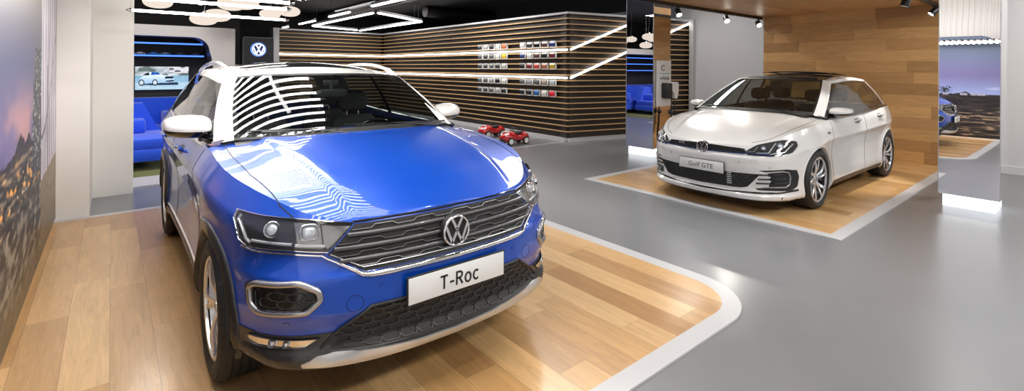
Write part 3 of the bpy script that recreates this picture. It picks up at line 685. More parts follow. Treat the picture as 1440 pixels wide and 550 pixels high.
def build_troc():
    M_ = car_mats('suv'); blue = mat('suv_blue_metallic_paint', (.0, .062, .46), .34, .28, .9, var=.02, coat_rough=.0); white = mat('suv_white_roof_paint', (.80, .79, .76), .25, 0, .9, var=.01)
    M_['mirror_paint'] = white; M_['lensball'] = mat('suv_projector_lens', (.55, .6, .65), .03, .3, 1.); TR['beltmat'] = M_['chrome']; TR.update(hw=.9, wb=2.59, rear_in=3.2, front_in=.66)
    M_['grey'] = mat('suv_grille_grey', (.085, .085, .09), .25, .4, .3); M_['clad'] = mat('suv_arch_cladding', (.022, .021, .020), .27, 0, .15)
    M_['wave'] = mat('suv_wave_grey', (.26, .26, .27), .3, .7); M_['badge'] = mat('suv_badge_silver', (.88, .88, .9), .16, .9); M_['frame'] = mat('suv_fog_frame_grey', (.42, .42, .43), .22, .85); M_['lampgrey'] = mat('suv_lamp_grey', (.30, .30, .31), .2, .7)
    root = empty('car', (1.25, 2.745, 0), -pi / 2, 'blue compact SUV with white roof and white mirrors, standing on the wooden platform in front', 'car')
    O = base_car(TR, root, M_, blue, white, -.47); P = O['pf']
    O['body'].data.materials.append(M_['black'])
    for f in O['body'].data.polygons:
        if f.center.z < (.345 if f.center.x > .3 else .30): f.material_index = 1
    interior(root, M_, -.42, -2.9, 1.02, 1.46)
    # --- front, both halves mirrored from one side
    lamp = [(.444, .831), (.60, .853), (.736, .866), (.818, .880), (.832, .850), (.822, .775), (.800, .752), (.684, .748), (.552, .733)]
    for sd in (1, -1):
        f = (lambda L: L) if sd > 0 else flipy
        h = MB(); decal(h, f(rpoly(lamp, .012)), P, .0015, .012, M_['dark'], .012); hl = h.build('headlight', parent=root)
        h = MB(); lamp_unit(h, P, sd * .728, .822, .030, .006, M_); h.build('projector_lamp', parent=hl, smooth=50); h = MB(); lamp_unit(h, P, sd * .610, .812, .030, .006, M_, 1); h.build('projector_lamp', parent=hl, smooth=50)
        h = MB(); decal(h, f([(.46, .822), (.565, .835), (.565, .765), (.553, .745)]), P, .0035, .003, M_['lampgrey'], .02)
        decal(h, f([(.57, .838), (.655, .848), (.655, .756), (.57, .748)]), P, .0030, .003, M_['lampgrey'], .02); h.build('reflector_panel', parent=hl)
        h = MB(); ribbon(h, f([(.560, .757), (.660, .765)]), P, .012, .008, M_['silver'], .004); ribbon(h, f([(.672, .768), (.790, .776)]), P, .012, .008, M_['silver'], .004)
        ribbon(h, f([(.812, .865), (.822, .85), (.806, .780), (.795, .765)]), P, .012, .008, M_['silver'], .004, step=.008); h.build('daytime_strip', parent=hl)
        h = MB(); decal(h, f(rpoly(lamp, .012)), P, .012, .010, M_['lens'], .012); h.build('lamp_cover', parent=hl, smooth=60)
        h = MB(); ribbon(h, f(lamp[:4]), P, .007, .014, M_['chrome'], .001, step=.012); ribbon(h, f(lamp[3:]), P, .007, .014, M_['chrome'], .001, step=.010); h.build('chrome_rim', parent=hl, smooth=60)
    g = MB(); gp = [(.442, .828), (.556, .724), (.425, .648)]; gp = gp + flipy(gp)[::-1]
    decal(g, gp, P, .001, .01, M_['dark'], .03); gr = g.build('upper_grille', parent=root)
    g = MB(); honey(g, gp, P, .085, .026, .003, M_['dark']); g.build('grille_mesh', parent=gr, smooth=0)
    for zb, yl in ((.795, .475), (.747, .528), (.700, .513)):
        g = MB(); ribbon(g, [(-yl, zb - .006), (yl, zb - .006)], P, .022, .016, M_['grey'], .003, step=.03); g.build('grille_bar', parent=gr, smooth=60)
    for zb, yl in ((.806, .455), (.758, .515), (.711, .52), (.668, .45)):
        path = []; y = -yl; up = 0
        while y < yl:
            path += [(y, zb + (.011 if up else 0)), (min(yl, y + .075), zb + (.011 if up else 0))]; y += .095; up = 1 - up
        g = MB(); ribbon(g, path, P, .0034, .008, M_['wave'], .009, step=.02); g.build('grille_wave_trim', parent=gr)
    c = MB(); ribbon(c, [(-.448, .836), (.448, .836)], P, .011, .014, M_['chrome'], .0, step=.03); c.build('upper_chrome_strip', parent=root, smooth=60)
    c = MB(); L = [(.815, .748), (.79, .738), (.684, .735), (.575, .722), (.555, .708), (.436, .640), (.40, .634)]
    ribbon(c, L + flipy(L)[::-1], P, lambda t: .012 + .014 * max(0, min(1, (.5 - abs(t - .5)) / .12 - 1.3)), .015, M_['chrome'], .0, step=.02); c.build('lower_chrome_strip', parent=root, smooth=60)
    c = MB(); ribbon(c, [(.43, .662), (-.43, .662)], P, .005, .012, M_['silver'], .004, step=.03); ribbon(c, [(.545, .724), (.43, .662)], P, .005, .012, M_['silver'], .004); ribbon(c, [(-.545, .724), (-.43, .662)], P, .005, .012, M_['silver'], .004); c.build('inner_grille_trim', parent=gr)
    e = MB(); fr = frame((.822, 0, .742), (0, 1, 0), (0, 0, 1), (1, 0, 0)); e.lathe([(.001, .012), (.071, .012), (.072, .0), (.065, -.06)], M_['dark'], 40, 'X', (.808, 0, .742)); emblem(e, fr, .072, M_['badge'], None, .008, back=False); e.build('front_badge', parent=root, smooth=35)
    plate(root, P, 0, .535, .52, .114, .853, 'T-Roc', M_, size=.088)
    for sd in (1, -1):
        f = (lambda L: L) if sd > 0 else flipy
        fo = [(.800, .624), (.660, .638), (.588, .600), (.580, .560), (.630, .508), (.790, .496), (.812, .52), (.815, .60)]
        k = MB(); decal(k, f(rpoly(fo, .012)), P, .002, .01, M_['gloss_black'], .015); fg = k.build('fog_light_surround', parent=root)
        cx, cz = .700, .565; ins = lambda s: [(cx + (a - cx) * s, cz + (b - cz) * s) for a, b in fo]
        k = MB(); ribbon(k, f(rpoly(ins(.90), .014)), P, .026, .013, M_['frame'], .002, closed=True, step=.012); k.build('surround_frame', parent=fg, smooth=50)
        k = MB(); honey(k, f(ins(.72)), P, .055, .030, .004, M_['black']); ribbon(k, f(rpoly(ins(.75), .01)), P, .006, .010, M_['gloss_black'], .002, closed=True, step=.015); k.build('surround_mesh', parent=fg, smooth=0)
        # sensor caps
        k = MB(); ribbon(k, [(sd * .466 + .034 * cos(2 * pi * i / 28), .524 + .034 * sin(2 * pi * i / 28)) for i in range(28)], P, .0022, .0012, M_['seam'], 0, closed=True); k.build('towing_eye_cap', parent=root)
        k = MB()
        for yy, zz in ((.36, .575), (.70, .46)): decal(k, [(sd * yy + .010 * cos(2 * pi * i / 16), zz + .010 * sin(2 * pi * i / 16)) for i in range(16)], P, .0015, .002, blue); ribbon(k, [(sd * yy + .0105 * cos(2 * pi * i / 16), zz + .0105 * sin(2 * pi * i / 16)) for i in range(16)], P, .0018, .0018, M_['seam'], 0, closed=True)
        k.build('parking_sensor', parent=root)
    # lower apron, black
    ap = [(.900, .420), (.860, .408), (.783, .404), (.535, .411), (.400, .506)]; lo = [(.640, .318), (.70, .293), (.80, .283), (.885, .29)]
    for f, pr in (((lambda L: L), O['pl']), (flipy, O['pr'])):
        k = MB(); decal(k, f([(.846, .412), (.783, .406), (.535, .413), (.470, .458), (.560, .335), (.64, .300), (.72, .284), (.846, .282)]), P, .004, .016, M_['clad'], .02)
        decal(k, [(.33, .415), (.52, .410), (.52, .286), (.40, .286)], pr, .004, .016, M_['clad'], .02); k.build('lower_apron', parent=root, smooth=45)
    lg = [(.585, .352), (.540, .405), (.400, .503), (.0, .506)]; lgb = [(.0, .318), (.20, .320), (.41, .336), (.54, .345)]
    poly = lg[:-1] + flipy(lg[:-1])[::-1] + flipy(lgb[1:])[::-1] + lgb
    k = MB(); decal(k, poly, P, .002, .01, M_['dark'], .03); lw = k.build('lower_grille', parent=root)
    k = MB(); honey(k, poly, P, .078, .0305, .008, M_['black']); k.build('lower_grille_mesh', parent=lw, smooth=0)
    k = MB(); ribbon(k, lg[:-1] + flipy(lg[:-1])[::-1], P, .012, .010, M_['black'], .002, step=.03); k.build('lower_grille_frame', parent=lw, smooth=50)
    k = MB(); sp = [(.655, .308), (.60, .330), (.54, .335), (.41, .324), (.20, .305), (0, .301)]; sb = [(0, .272), (.20, .272), (.41, .279), (.56, .288), (.65, .297)]
    decal(k, sp + flipy(sp[:-1])[::-1] + flipy(sb[1:])[::-1] + sb, P, .010, .025, M_['silver'], .03); k.build('skid_plate', parent=root, smooth=50)
    for sd in (1, -1):
        f = (lambda L: L) if sd > 0 else flipy; fp = rpoly([(.800, .396), (.585, .397), (.632, .361), (.780, .355), (.806, .370)], .008)
        k = MB(); decal(k, f(fp), P, .006, .004, M_['chrome'], .015); fl = k.build('fog_light', parent=root)
        k = MB(); lamp_unit(k, P, sd * .735, .378, .013, .010, M_, 1); k.build('fog_lamp_unit', parent=fl); k = MB(); lamp_unit(k, P, sd * .695, .378, .011, .010, M_, 1); k.build('fog_lamp_unit', parent=fl)
        k = MB(); ribbon(k, f(fp), P, .006, .010, M_['gloss_black'], .004, closed=True, step=.015); decal(k, f(fp), P, .013, .006, M_['lens'], .02); k.build('fog_lamp_cover', parent=fl)
    # arch and sill cladding
    for pr, sd in ((O['pl'], 1), (O['pr'], -1)):
        for wx in (0, -2.59):
            k = MB(); n = 40; a0, a1 = (-9, 194) if wx == 0 else (-12, 196); rows = []
            for i in range(n + 1):
                a = radians(a0 + (a1 - a0) * i / n); row = []
                for rr, oo in ((.366, -.06), (.368, .008), (.372, .014), (.425, .012), (.430, .006), (.431, -.01)):
                    x, z = wx + rr * cos(a), .334 + rr * sin(a); p, nn = pr(x, max(.245, z)); nn = Vector((nn.x * .3, nn.y, nn.z * .3)).normalized()
                    row.append(Vector((x, p.y, z)) + Vector((0, sd * oo, 0)))
                rows.append(row)
            k.grid(rows, M_['clad'], flip=sd < 0); k.build('arch_cladding', parent=root, smooth=50)
        k = MB(); decal(k, [(-.40, .245), (-2.19, .245), (-2.14, .36), (-.45, .36)], pr, .010, .03, M_['clad'], .05); k.build('sill_cladding', parent=root, smooth=50)
        k = MB(); ribbon(k, [(-.50, .385), (-2.10, .385)], pr, .018, .008, M_['chrome'], .0, step=.05); k.build('sill_trim', parent=root, smooth=60)
        for x in (-1.20, -2.15): handle(root, pr, x, .945, sd, blue, M_)
        k = MB()
        for L in ([(-.50, 1.03), (-.47, .80), (-.52, .40)], [(-1.66, 1.05), (-1.64, .70), (-1.60, .38)], [(-2.55, 1.08), (-2.45, .85), (-2.20, .74)], [(-.36, .705), (.0, .775), (.36, .70)][:0] or [(-2.10, .38), (-.52, .38)]): seam(k, L, pr, M_['seam'])
        k.build('door_gaps', parent=root)
    k = MB()
    for sd in (1, -1): seam(k, [(.69, sd * .50), (.655, sd * .585), (.60, sd * .640), (.50, sd * .690), (.20, sd * .745), (-.15, sd * .765), (-.44, sd * .755)], O['pt'], M_['seam'])
    k.build('bonnet_gaps', parent=root)
    # cowl, wipers
    k = MB(); rows = []
    for q in range(-10, 11):
        y = q * .071; B = O['gh'][0]; j = min(range(O['gh'][2][3] + 1), key=lambda i: abs(B[i][1] - abs(y))); b = B[j]; rows.append([(b[0] + .07, y, b[2] - .016 - .01 * (abs(y) / .7) ** 3), (b[0] - .02, y, b[2] - .006), (b[0] - .08, y, b[2] - .10)])
    k.grid(rows, M_['black'], flip=True); k.build('cowl_panel', parent=root)
    for y0, y1 in ((.55, -.05), (-.10, -.62)):
        k = MB(); k.tube([(-.27, y0, 1.092), (-.33, y0 - .15, 1.112), (-.385 , y1 + .05, 1.118)], .007, M_['black'], 8); k.tube([(-.335, y0 - .02, 1.118), (-.34, (y0 + y1) / 2, 1.124), (-.42, y1 - .02, 1.126)], .005, M_['black'], 6); k.build('wiper', parent=root)
    # panoramic roof, rails, aerial
    pr = O['proof']; k = MB(); decal(k, rpoly([(-1.30, -.50), (-1.30, .50), (-2.35, .50), (-2.35, -.50)], .06), pr, .003, .006, M_['gloss_black'], .08); k.build('glass_roof', parent=root, smooth=50)
    for sd in (1, -1):
        k = MB(); pts = []; rr = []
        for i in range(25):
            f = i / 24; x = -1.10 - 1.55 * f; z = pr(x, sd * .60)[0].z + .052 * min(1, sin(pi * f) * 3.4) ** .6 - .012; pts.append((x, sd * (.615 - .01 * f), z)); rr.append(.016 + .014 * max(0, 1 - sin(pi * f) * 3))
        k.tube(pts, rr, white, 12, flat=1.); k.build('roof_rail', parent=root, smooth=60)
    W = make_wheel('wheel', root, .334, .215, .232, 'twin', M_); W.location = (0, .775, .334)
    for x, y in ((0, -.775), (-2.59, .775), (-2.59, -.775)):
        w = copy_tree(W, root); w.location = (x, y, .334); w.rotation_euler.z = 0 if y > 0 else pi; w.rotation_euler.y = .5
    for sd in (1, -1): make_door_mirror(root, TR, sd, M_, (-.70, .900, 1.135), (.235, .155, .13))
    return root, O
# ================================================================ the white hatchback
GF = dict(
    cols=[(.885, .000, .145, .700, 1, 0), (.876, .200, .145, .702, 1, 0), (.848, .400, .146, .710, 1, 0), (.798, .560, .150, .724, 1, 0), (.715, .680, .152, .752, .92, 0),
          (.600, .772, .155, .790, .70, 0), (.450, .830, .158, .832, .40, 0), (.250, .868, .165, .872, .12, 0), (.0, .886, .170, .902, 0, 0), (-.35, .886, .175, .935, 0, 0),
          (-.80, .880, .175, .940, 0, 0), (-1.3, .882, .175, .948, 0, 0), (-1.8, .885, .175, .960, 0, 0), (-2.3, .890, .175, .98, 0, 0), (-2.6, .892, .175, .99, 0, .02),
          (-2.85, .880, .19, 1.0, 0, .15), (-3.05, .840, .21, 1.0, 0, .45), (-3.20, .76, .21, 1.0, 0, .8), (-3.30, .60, .22, .99, 0, 1), (-3.36, .35, .22, .98, 0, 1), (-3.38, 0, .22, .98, 0, 1)],
    nose=[(.14, -.05), (.165, -.008), (.20, .0), (.225, -.022), (.30, -.028), (.42, -.016), (.48, -.006), (.56, -.004), (.61, -.014), (.65, -.034), (.70, -.06), (.74, -.085), (.80, -.12), (.9, -.17)],
    side=[(0, -.055), (.05, -.022), (.12, -.012), (.30, -.022), (.48, -.026), (.62, -.020), (.71, -.004), (.728, .004), (.745, -.004), (.80, -.012), (.90, -.028), (1, -.062)],
    tail=[(.2, -.06), (.30, 0.0), (.52, .0), (.62, -.05), (.85, -.07), (1.0, -.13)],
    hood=[(-3.5, 1.0), (-.50, 1.0), (-.20, .988), (.05, .950), (.30, .893), (.55, .818), (.68, .766), (.76, .728), (.80, .708), (.82, .70)],
    wheels=[(0, .352), (-2.63, .352)], wr=.3185, flare=.014, sub=[6] * 7 + [14] * 2 + [8] * 4 + [12] * 3 + [5] * 4, hp=3.0,
    ridge=lambda x, y: .010 * sstep((.46 + max(0, .66 - x) * .16 - y) / .06 + .5) * sstep((.78 - x) / .2),
    belt=[(-.15, 0, .998), (-.165, .30, .997), (-.215, .53, .994), (-.29, .71, .986), (-.315, .762, .972), (-.35, .798, .957), (-1.15, .825, .955), (-1.60, .828, .965), (-1.68, .828, .967), (-2.70, .805, .998),
          (-2.84, .785, 1.0), (-3.05, .72, 1.0), (-3.12, .60, 1.0), (-3.20, 0, 1.0)],
    roof=[(-1.02, 0, 1.402), (-1.035, .24, 1.400), (-1.075, .41, 1.392), (-1.125, .532, 1.380), (-1.15, .577, 1.373), (-1.20, .602, 1.374), (-1.60, .632, 1.405), (-1.78, .636, 1.412), (-1.83, .636, 1.412), (-2.42, .608, 1.383),
          (-2.58, .595, 1.37), (-2.78, .55, 1.35), (-2.86, .47, 1.345), (-2.94, 0, 1.36)],
    gsub=[5, 5, 6, 4, 4, 8, 8, 2, 12, 5, 6, 4, 6], bulge=.022, mirror_arm=.05, crown=lambda x: .038 * sstep((-x - .98) / .5), hw=.88, wb=2.63, rear_in=3.2, front_in=.70)
def build_golf():
    M_ = car_mats('hatch'); white = mat('hatch_white_paint', (.70, .70, .70), .25, 0, .9, var=.01)
    M_['mirror_paint'] = white; M_['lensball'] = mat('hatch_projector_lens', (.55, .6, .7), .03, .3, 1.); GF['beltmat'] = M_['gloss_black']
    root = empty('car', (5.93, 2.83, 0), pi, 'white hatchback with black sunroof standing on the wooden platform by the wood-clad wall', 'car')
    O = base_car(GF, root, M_, white, white, -.38)
    P = O['pf']; interior(root, M_, -.32, -2.85, .93, 1.41, dash_z=.90, xm=-.96)
    M_['grey'] = mat('hatch_grille_black', (.012, .012, .014), .18, 0, .5); M_['badge'] = mat('hatch_badge_silver', (.88, .88, .9), .16, .9); M_['blue'] = mat('hatch_blue_trim', (.08, .16, .5), .25, .6)
    lamp = [(.432, .640), (.536, .722), (.640, .756), (.715, .776), (.790, .762), (.806, .715), (.792, .650), (.740, .624), (.666, .613), (.473, .616)]
    for sd in (1, -1):
        f = (lambda L: L) if sd > 0 else flipy
        h = MB(); decal(h, f(rpoly(lamp, .012)), P, .0015, .012, M_['dark'], .012); hl = h.build('headlight', parent=root)
        h = MB(); lamp_unit(h, P, sd * .705, .712, .030, .006, M_); h.build('projector_lamp', parent=hl, smooth=50)
        h = MB(); lamp_unit(h, P, sd * .590, .688, .025, .006, M_); h.build('projector_lamp', parent=hl, smooth=50)
        h = MB(); ribbon(h, f([(.46, .645), (.520, .650), (.545, .700)]), P, .009, .008, M_['silver'], .004); ribbon(h, f([(.545, .640), (.640, .645), (.668, .740)]), P, .011, .008, M_['silver'], .004)
        ribbon(h, f([(.655, .635), (.745, .655), (.775, .735)]), P, .010, .008, M_['silver'], .004); ribbon(h, f([(.46, .632), (.56, .628), (.66, .628)]), P, .006, .008, M_['blue'], .004); h.build('daytime_strip', parent=hl)
        h = MB(); decal(h, f(rpoly(lamp, .012)), P, .010, .009, M_['lens'], .012); h.build('lamp_cover', parent=hl, smooth=60)
    g = MB(); gp = [(.450, .640), (.436, .676), (.20, .684), (0, .686)]; gp = gp + flipy(gp[:-1])[::-1] + [(-.45, .622), (0, .612), (.45, .622)]
    decal(g, gp, P, .001, .01, M_['dark'], .02); gr = g.build('upper_grille', parent=root)
    g = MB(); honey(g, gp, P, .034, .012, .005, M_['grey']); g.build('grille_mesh', parent=gr, smooth=0)
    g = MB(); ribbon(g, [(-.45, .632), (0, .624), (.45, .632)], P, .008, .010, M_['chrome'], .002, step=.03); g.build('grille_chrome_strip', parent=gr, smooth=60)
    g = MB(); ribbon(g, [(-.45, .6235), (0, .6155), (.45, .6235)], P, .004, .008, M_['blue'], .002, step=.03); g.build('grille_blue_strip', parent=gr, smooth=60)
    g = MB(); p, n = P(-.27, .662); fr = frame(p + n * .007, (-n.y, n.x, 0), (0, 0, 1), n); text_mesh(g, 'GTE', fr, .036, .003, M_['chrome'], bold=.0012, sx=1.25); g.build('grille_lettering', parent=gr)
    e = MB(); fr = frame((.868, 0, .652), (0, 1, 0), (0, 0, 1), (1, 0, 0)); e.lathe([(.001, .010), (.067, .010), (.068, .0), (.06, -.04)], M_['dark'], 40, 'X', (.856, 0, .652)); emblem(e, fr, .067, M_['badge'], None, .008, back=False); e.build('front_badge', parent=root, smooth=35)
    plate(root, P, 0, .455, .52, .114, .900, 'Golf GTE', M_, size=.072)
    poly = [(.585, .428), (.30, .420), (0, .416)]; poly += flipy(poly[:-1])[::-1] + [(-.47, .285), (-.40, .268), (0, .258), (.40, .268), (.47, .285)]
    k = MB(); decal(k, poly, P, .002, .01, M_['dark'], .03); lw = k.build('lower_grille', parent=root)
    k = MB(); honey(k, poly, P, .056, .020, .006, M_['grey']); k.build('lower_grille_mesh', parent=lw, smooth=0)
    k = MB()
    for i in range(6): k.tube([P(.275, .30 + i * .022)[0] + Vector((.006, 0, 0)), P(.32, .30 + i * .022)[0] + Vector((.006, 0, 0))], .006, M_['silver'], 8)
    k.build('cooler_fins', parent=lw)
    k = MB(); bl = [(.82, .262), (.70, .240), (.54, .232), (.30, .218), (0, .212)]; ribbon(k, bl + flipy(bl[:-1])[::-1], P, .020, .006, M_['gloss_black'], .001, step=.03); k.build('bumper_black_strip', parent=root, smooth=50)
    k = MB(); bl = [(.84, .165), (.70, .156), (.54, .152), (.30, .149), (0, .147)]; ribbon(k, bl + flipy(bl[:-1])[::-1], P, .018, .004, M_['gloss_black'], .001, step=.03); k.build('front_lip', parent=root, smooth=50)
    for sd in (1, -1):
        f = (lambda L: L) if sd > 0 else flipy
        fo = [(.575, .462), (.770, .484), (.812, .470), (.818, .40), (.812, .300), (.790, .262), (.700, .255), (.700, .300), (.59, .318), (.70, .36), (.605, .372), (.70, .41), (.595, .428)]
        k = MB(); decal(k, f([(.575, .466), (.770, .486), (.812, .470), (.820, .40), (.814, .300), (.790, .262), (.560, .262), (.540, .280), (.640, .290), (.66, .36), (.64, .445)]), P, .002, .01, M_['gloss_black'], .015); fg = k.build('fog_light_surround', parent=root)
        k = MB()
        for z0, y0 in ((.420, .575), (.374, .560), (.330, .545)): ribbon(k, f([(y0, z0), (.762, z0 + .012)]), P, .012, .012, M_['grey'], .002); ribbon(k, f([(y0, z0 + .022), (.66, z0 + .028)]), P, .013, .006, white, .002)
        k.build('surround_fins', parent=fg, smooth=50)
        k = MB(); ribbon(k, f([(.640, .452), (.745, .465), (.775, .452), (.780, .40), (.774, .325), (.755, .300), (.60, .296)]), P, .011, .010, M_['silver'], .003, step=.01); k.build('surround_light_strip', parent=fg, smooth=50)
        for yy, zz in ((.40, .535), (.66, .50)):
            k = MB(); ribbon(k, [(sd * yy + .0105 * cos(2 * pi * i / 16), zz + .0105 * sin(2 * pi * i / 16)) for i in range(16)], P, .0018, .0018, M_['seam'], 0, closed=True); k.build('parking_sensor', parent=root)
        k = MB(); rc = [(sd * .50, .570), (sd * .555, .572), (sd * .560, .548), (sd * .49, .545)]; ribbon(k, rc, P, .002, .0012, M_['seam'], 0, closed=True); k.build('washer_cap', parent=root)
    for pr, sd in ((O['pl'], 1), (O['pr'], -1)):
        k = MB(); decal(k, [(-.36, .172), (-2.27, .172), (-2.25, .240), (-.38, .240)], pr, .004, .03, M_['black'], .05); k.build('sill_skirt', parent=root, smooth=50)
        for wx in (0, -2.63):
            k = MB(); n = 40; rows = []
            for i in range(n + 1):
                a = radians(-24 + 230 * i / n); row = []
                for rr, oo in ((.348, -.06), (.350, .002), (.354, .005), (.362, .0045), (.372, -.002)):
                    x, z = wx + rr * cos(a), .3185 + rr * sin(a); p, nn = pr(x, max(.18, z)); row.append(Vector((x, p.y, z)) + Vector((0, sd * oo, 0)))
                rows.append(row)
            k.grid(rows, white, flip=sd < 0); k.build('arch_lip', parent=root, smooth=50)
        for x, z in ((-1.33, .875), (-2.25, .895)): handle(root, pr, x, z, sd, white, M_)
        k = MB()
        for L in ([(-.44, .93), (-.40, .70), (-.42, .42), (-.44, .245)], [(-1.64, .95), (-1.62, .65), (-1.58, .245)], [(-2.66, .98), (-2.52, .80), (-2.28, .64)], [(-1.58, .245), (-.44, .245)]): seam(k, L, pr, M_['seam'])
        k.build('door_gaps', parent=root)
        k = MB(); decal(k, [(-.24, .795), (-.33, .790), (-.35, .810), (-.27, .815)], pr, .003, .003, M_['gloss_black'], .03); k.build('side_badge', parent=root)
        k = MB(); rows = []
        B, R, ix, pt = O['gh']
        for j in range(ix[5], ix[9] + 1):
            p = pt(j, .90); rows.append([Vector((p.x, p.y * sd + sd * a, p.z + b)) for a, b in ((0, .006), (.005, .004), (.005, -.004), (-.002, -.006))])
        k.grid(rows, M_['gloss_black'], flip=sd > 0); k.build('window_top_trim', parent=root, smooth=50)
        k = MB(); rows = [[(lambda p: Vector((p.x, (p.y + .003) * sd, p.z)))(pt(j, s)) for s in (.05, .3, .6, .9)] for j in (int(ix[8] * .38 + ix[9] * .62), int(ix[8] * .38 + ix[9] * .62) + 1)]; k.grid(rows, M_['gloss_black'], flip=sd < 0); k.build('quarter_window_bar', parent=root)
    k = MB()
    for sd in (1, -1): seam(k, [(.72, sd * .47), (.66, sd * .55), (.58, sd * .62), (.45, sd * .68), (.2, sd * .735), (-.1, sd * .76), (-.33, sd * .755)], O['pt'], M_['seam'])
    k.build('bonnet_gaps', parent=root)
    k = MB(); rows = []
    for q in range(-10, 11):
        y = q * .068; B = O['gh'][0]; j = min(range(O['gh'][2][3] + 1), key=lambda i: abs(B[i][1] - abs(y))); b = B[j]; rows.append([(b[0] + .06, y, b[2] - .016 - .01 * (abs(y) / .7) ** 3), (b[0] - .02, y, b[2] - .006), (b[0] - .08, y, b[2] - .10)])
    k.grid(rows, M_['black'], flip=True); k.build('cowl_panel', parent=root)
    for y0, y1 in ((.55, -.05), (-.10, -.62)):
        k = MB(); k.tube([(-.16, y0, 1.0), (-.23, y0 - .15, 1.022), (-.28, y1 + .05, 1.030)], .007, M_['black'], 8); k.tube([(-.225, y0 - .02, 1.030), (-.24, (y0 + y1) / 2, 1.036), (-.31, y1 - .02, 1.040)], .005, M_['black'], 6); k.build('wiper', parent=root)
    pr = O['proof']; k = MB(); decal(k, rpoly([(-1.03, -.50), (-1.03, .50), (-1.14, .53), (-2.40, .53), (-2.40, -.53), (-1.14, -.53)], .03), pr, .003, .006, M_['gloss_black'], .08); k.build('black_roof_skin', parent=root, smooth=50)
    k = MB(); decal(k, rpoly([(-1.62, -.44), (-1.62, .44), (-2.36, .44), (-2.36, -.44)], .05), lambda a, b: ((lambda q: (q[0] + Vector((0, 0, .022 + .012 * (a + 1.62))), q[1]))(pr(a, b))), .022, .012, M_['gloss_black'], .08); k.build('sunroof_panel', parent=root, smooth=50)
    k = MB(); rows = [[pr(x, y)[0] + Vector((0, 0, h)) for x, h in ((-1.13, .004), (-1.15, .030), (-1.19, .032), (-1.21, .004))] for y in [-.44 + .88 * i / 16 for i in range(17)]]; k.grid(rows, M_['black'], flip=True); k.build('wind_deflector', parent=root)
    W = make_wheel('wheel', root, .3185, .225, .238, 'blade', M_); W.location = (0, .765, .3185)
    for x, y, ry in ((0, -.765, 0), (-2.63, .765, .9), (-2.63, -.765, .3)):
        w = copy_tree(W, root); w.location = (x, y, .3185); w.rotation_euler = (0, ry, 0 if y > 0 else pi)
    for sd in (1, -1): make_door_mirror(root, GF, sd, M_, (-.58, .895, 1.015), (.215, .125, .12))
    return root, O
# ================================================================ the showroom
FZ = -.012                                    # shop floor; the two wooden platforms stand 12 mm above it
def struct(o): o['kind'] = 'structure'; return o
def box_obj(name, lo, hi, m, parent=None, bev=0.):
    b = MB(); b.box(lo, hi, m, bev); return b.build(name, m, parent, smooth=30 if bev else 0)
white_wall = mat('cream_wall_paint', (.80, .77, .73), .55, var=.01); cool_wall = mat('cool_white_wall_paint', (.66, .66, .67), .6, var=.01)
grey_portal = mat('pale_grey_panel', (.62, .60, .58), .5, var=.01); black_paint = mat('black_ceiling_paint', (.006, .006, .007), .7); black_metal = mat('black_metal', (.012, .012, .013), .35)
m, nt, out = nodes('grey_epoxy_floor'); epoxy = m
p = nt.nodes.new('ShaderNodeBsdfPrincipled'); tc = nt.nodes.new('ShaderNodeTexCoord'); nz = nt.nodes.new('ShaderNodeTexNoise'); nz.inputs['Scale'].default_value = .9; nz.inputs['Detail'].default_value = 8; nz.inputs['Distortion'].default_value = .3
cr = nt.nodes.new('ShaderNodeValToRGB'); cr.color_ramp.elements[0].color = (.175, .18, .19, 1); cr.color_ramp.elements[0].position = .3; cr.color_ramp.elements[1].color = (.20, .205, .215, 1); cr.color_ramp.elements[1].position = .7
r2 = nt.nodes.new('ShaderNodeMapRange'); r2.inputs[3].default_value = .26; r2.inputs[4].default_value = .32
nt.links.new(tc.outputs['Object'], nz.inputs[0]); nt.links.new(nz.outputs['Fac'], cr.inputs[0]); nt.links.new(nz.outputs['Fac'], r2.inputs[0]); nt.links.new(cr.outputs[0], p.inputs['Base Color']); nt.links.new(r2.outputs[0], p.inputs['Roughness'])
setin(p, Coat_Weight=.12, Coat_Roughness=.2); nt.links.new(p.outputs[0], out.inputs[0])
line_white = mat('white_floor_line', (.54, .54, .55), .3, var=.02)
OAK = [(.54, .31, .125), (.65, .40, .175), (.42, .225, .085), (.72, .47, .225), (.60, .35, .145), (.48, .265, .10)]
oak_floor = wood('oak_plank_floor', 1, 0, .19, 1.5, OAK, .30, .0012, .25)
oak_wall = wood('oak_wall_boards', 1, 2, .185, 1.35, [(.50, .28, .10), (.64, .38, .15), (.27, .145, .05), (.56, .32, .12), (.42, .23, .08), (.33, .175, .06)], .45, .0012, seed=3.)
oak_soffit = wood('oak_ceiling_boards', 0, 1, .19, 1.6, [(.50, .28, .11), (.58, .33, .14), (.42, .23, .09)], .45, .0012, seed=5.)
slat_wood = mat('pale_birch_edge', (.60, .37, .17), .45, var=.08); slat_back = mat('dark_brown_backing', (.042, .031, .024), .6); slat_face = mat('slat_top_laminate', (.10, .08, .065), .5)
led_white = emis('led_white', (1., .97, .95), 9.); led_blue = emis('led_blue', (.07, .20, 1.), 2.2); steel_mirror = mat('mirror_glass', (.86, .86, .87), .0, 1., var=0.)
tube_white = emis('tube_light_white', (1., .965, .92), 17.); globe_m = emis('warm_globe_glass', (1., .86, .74), .92)
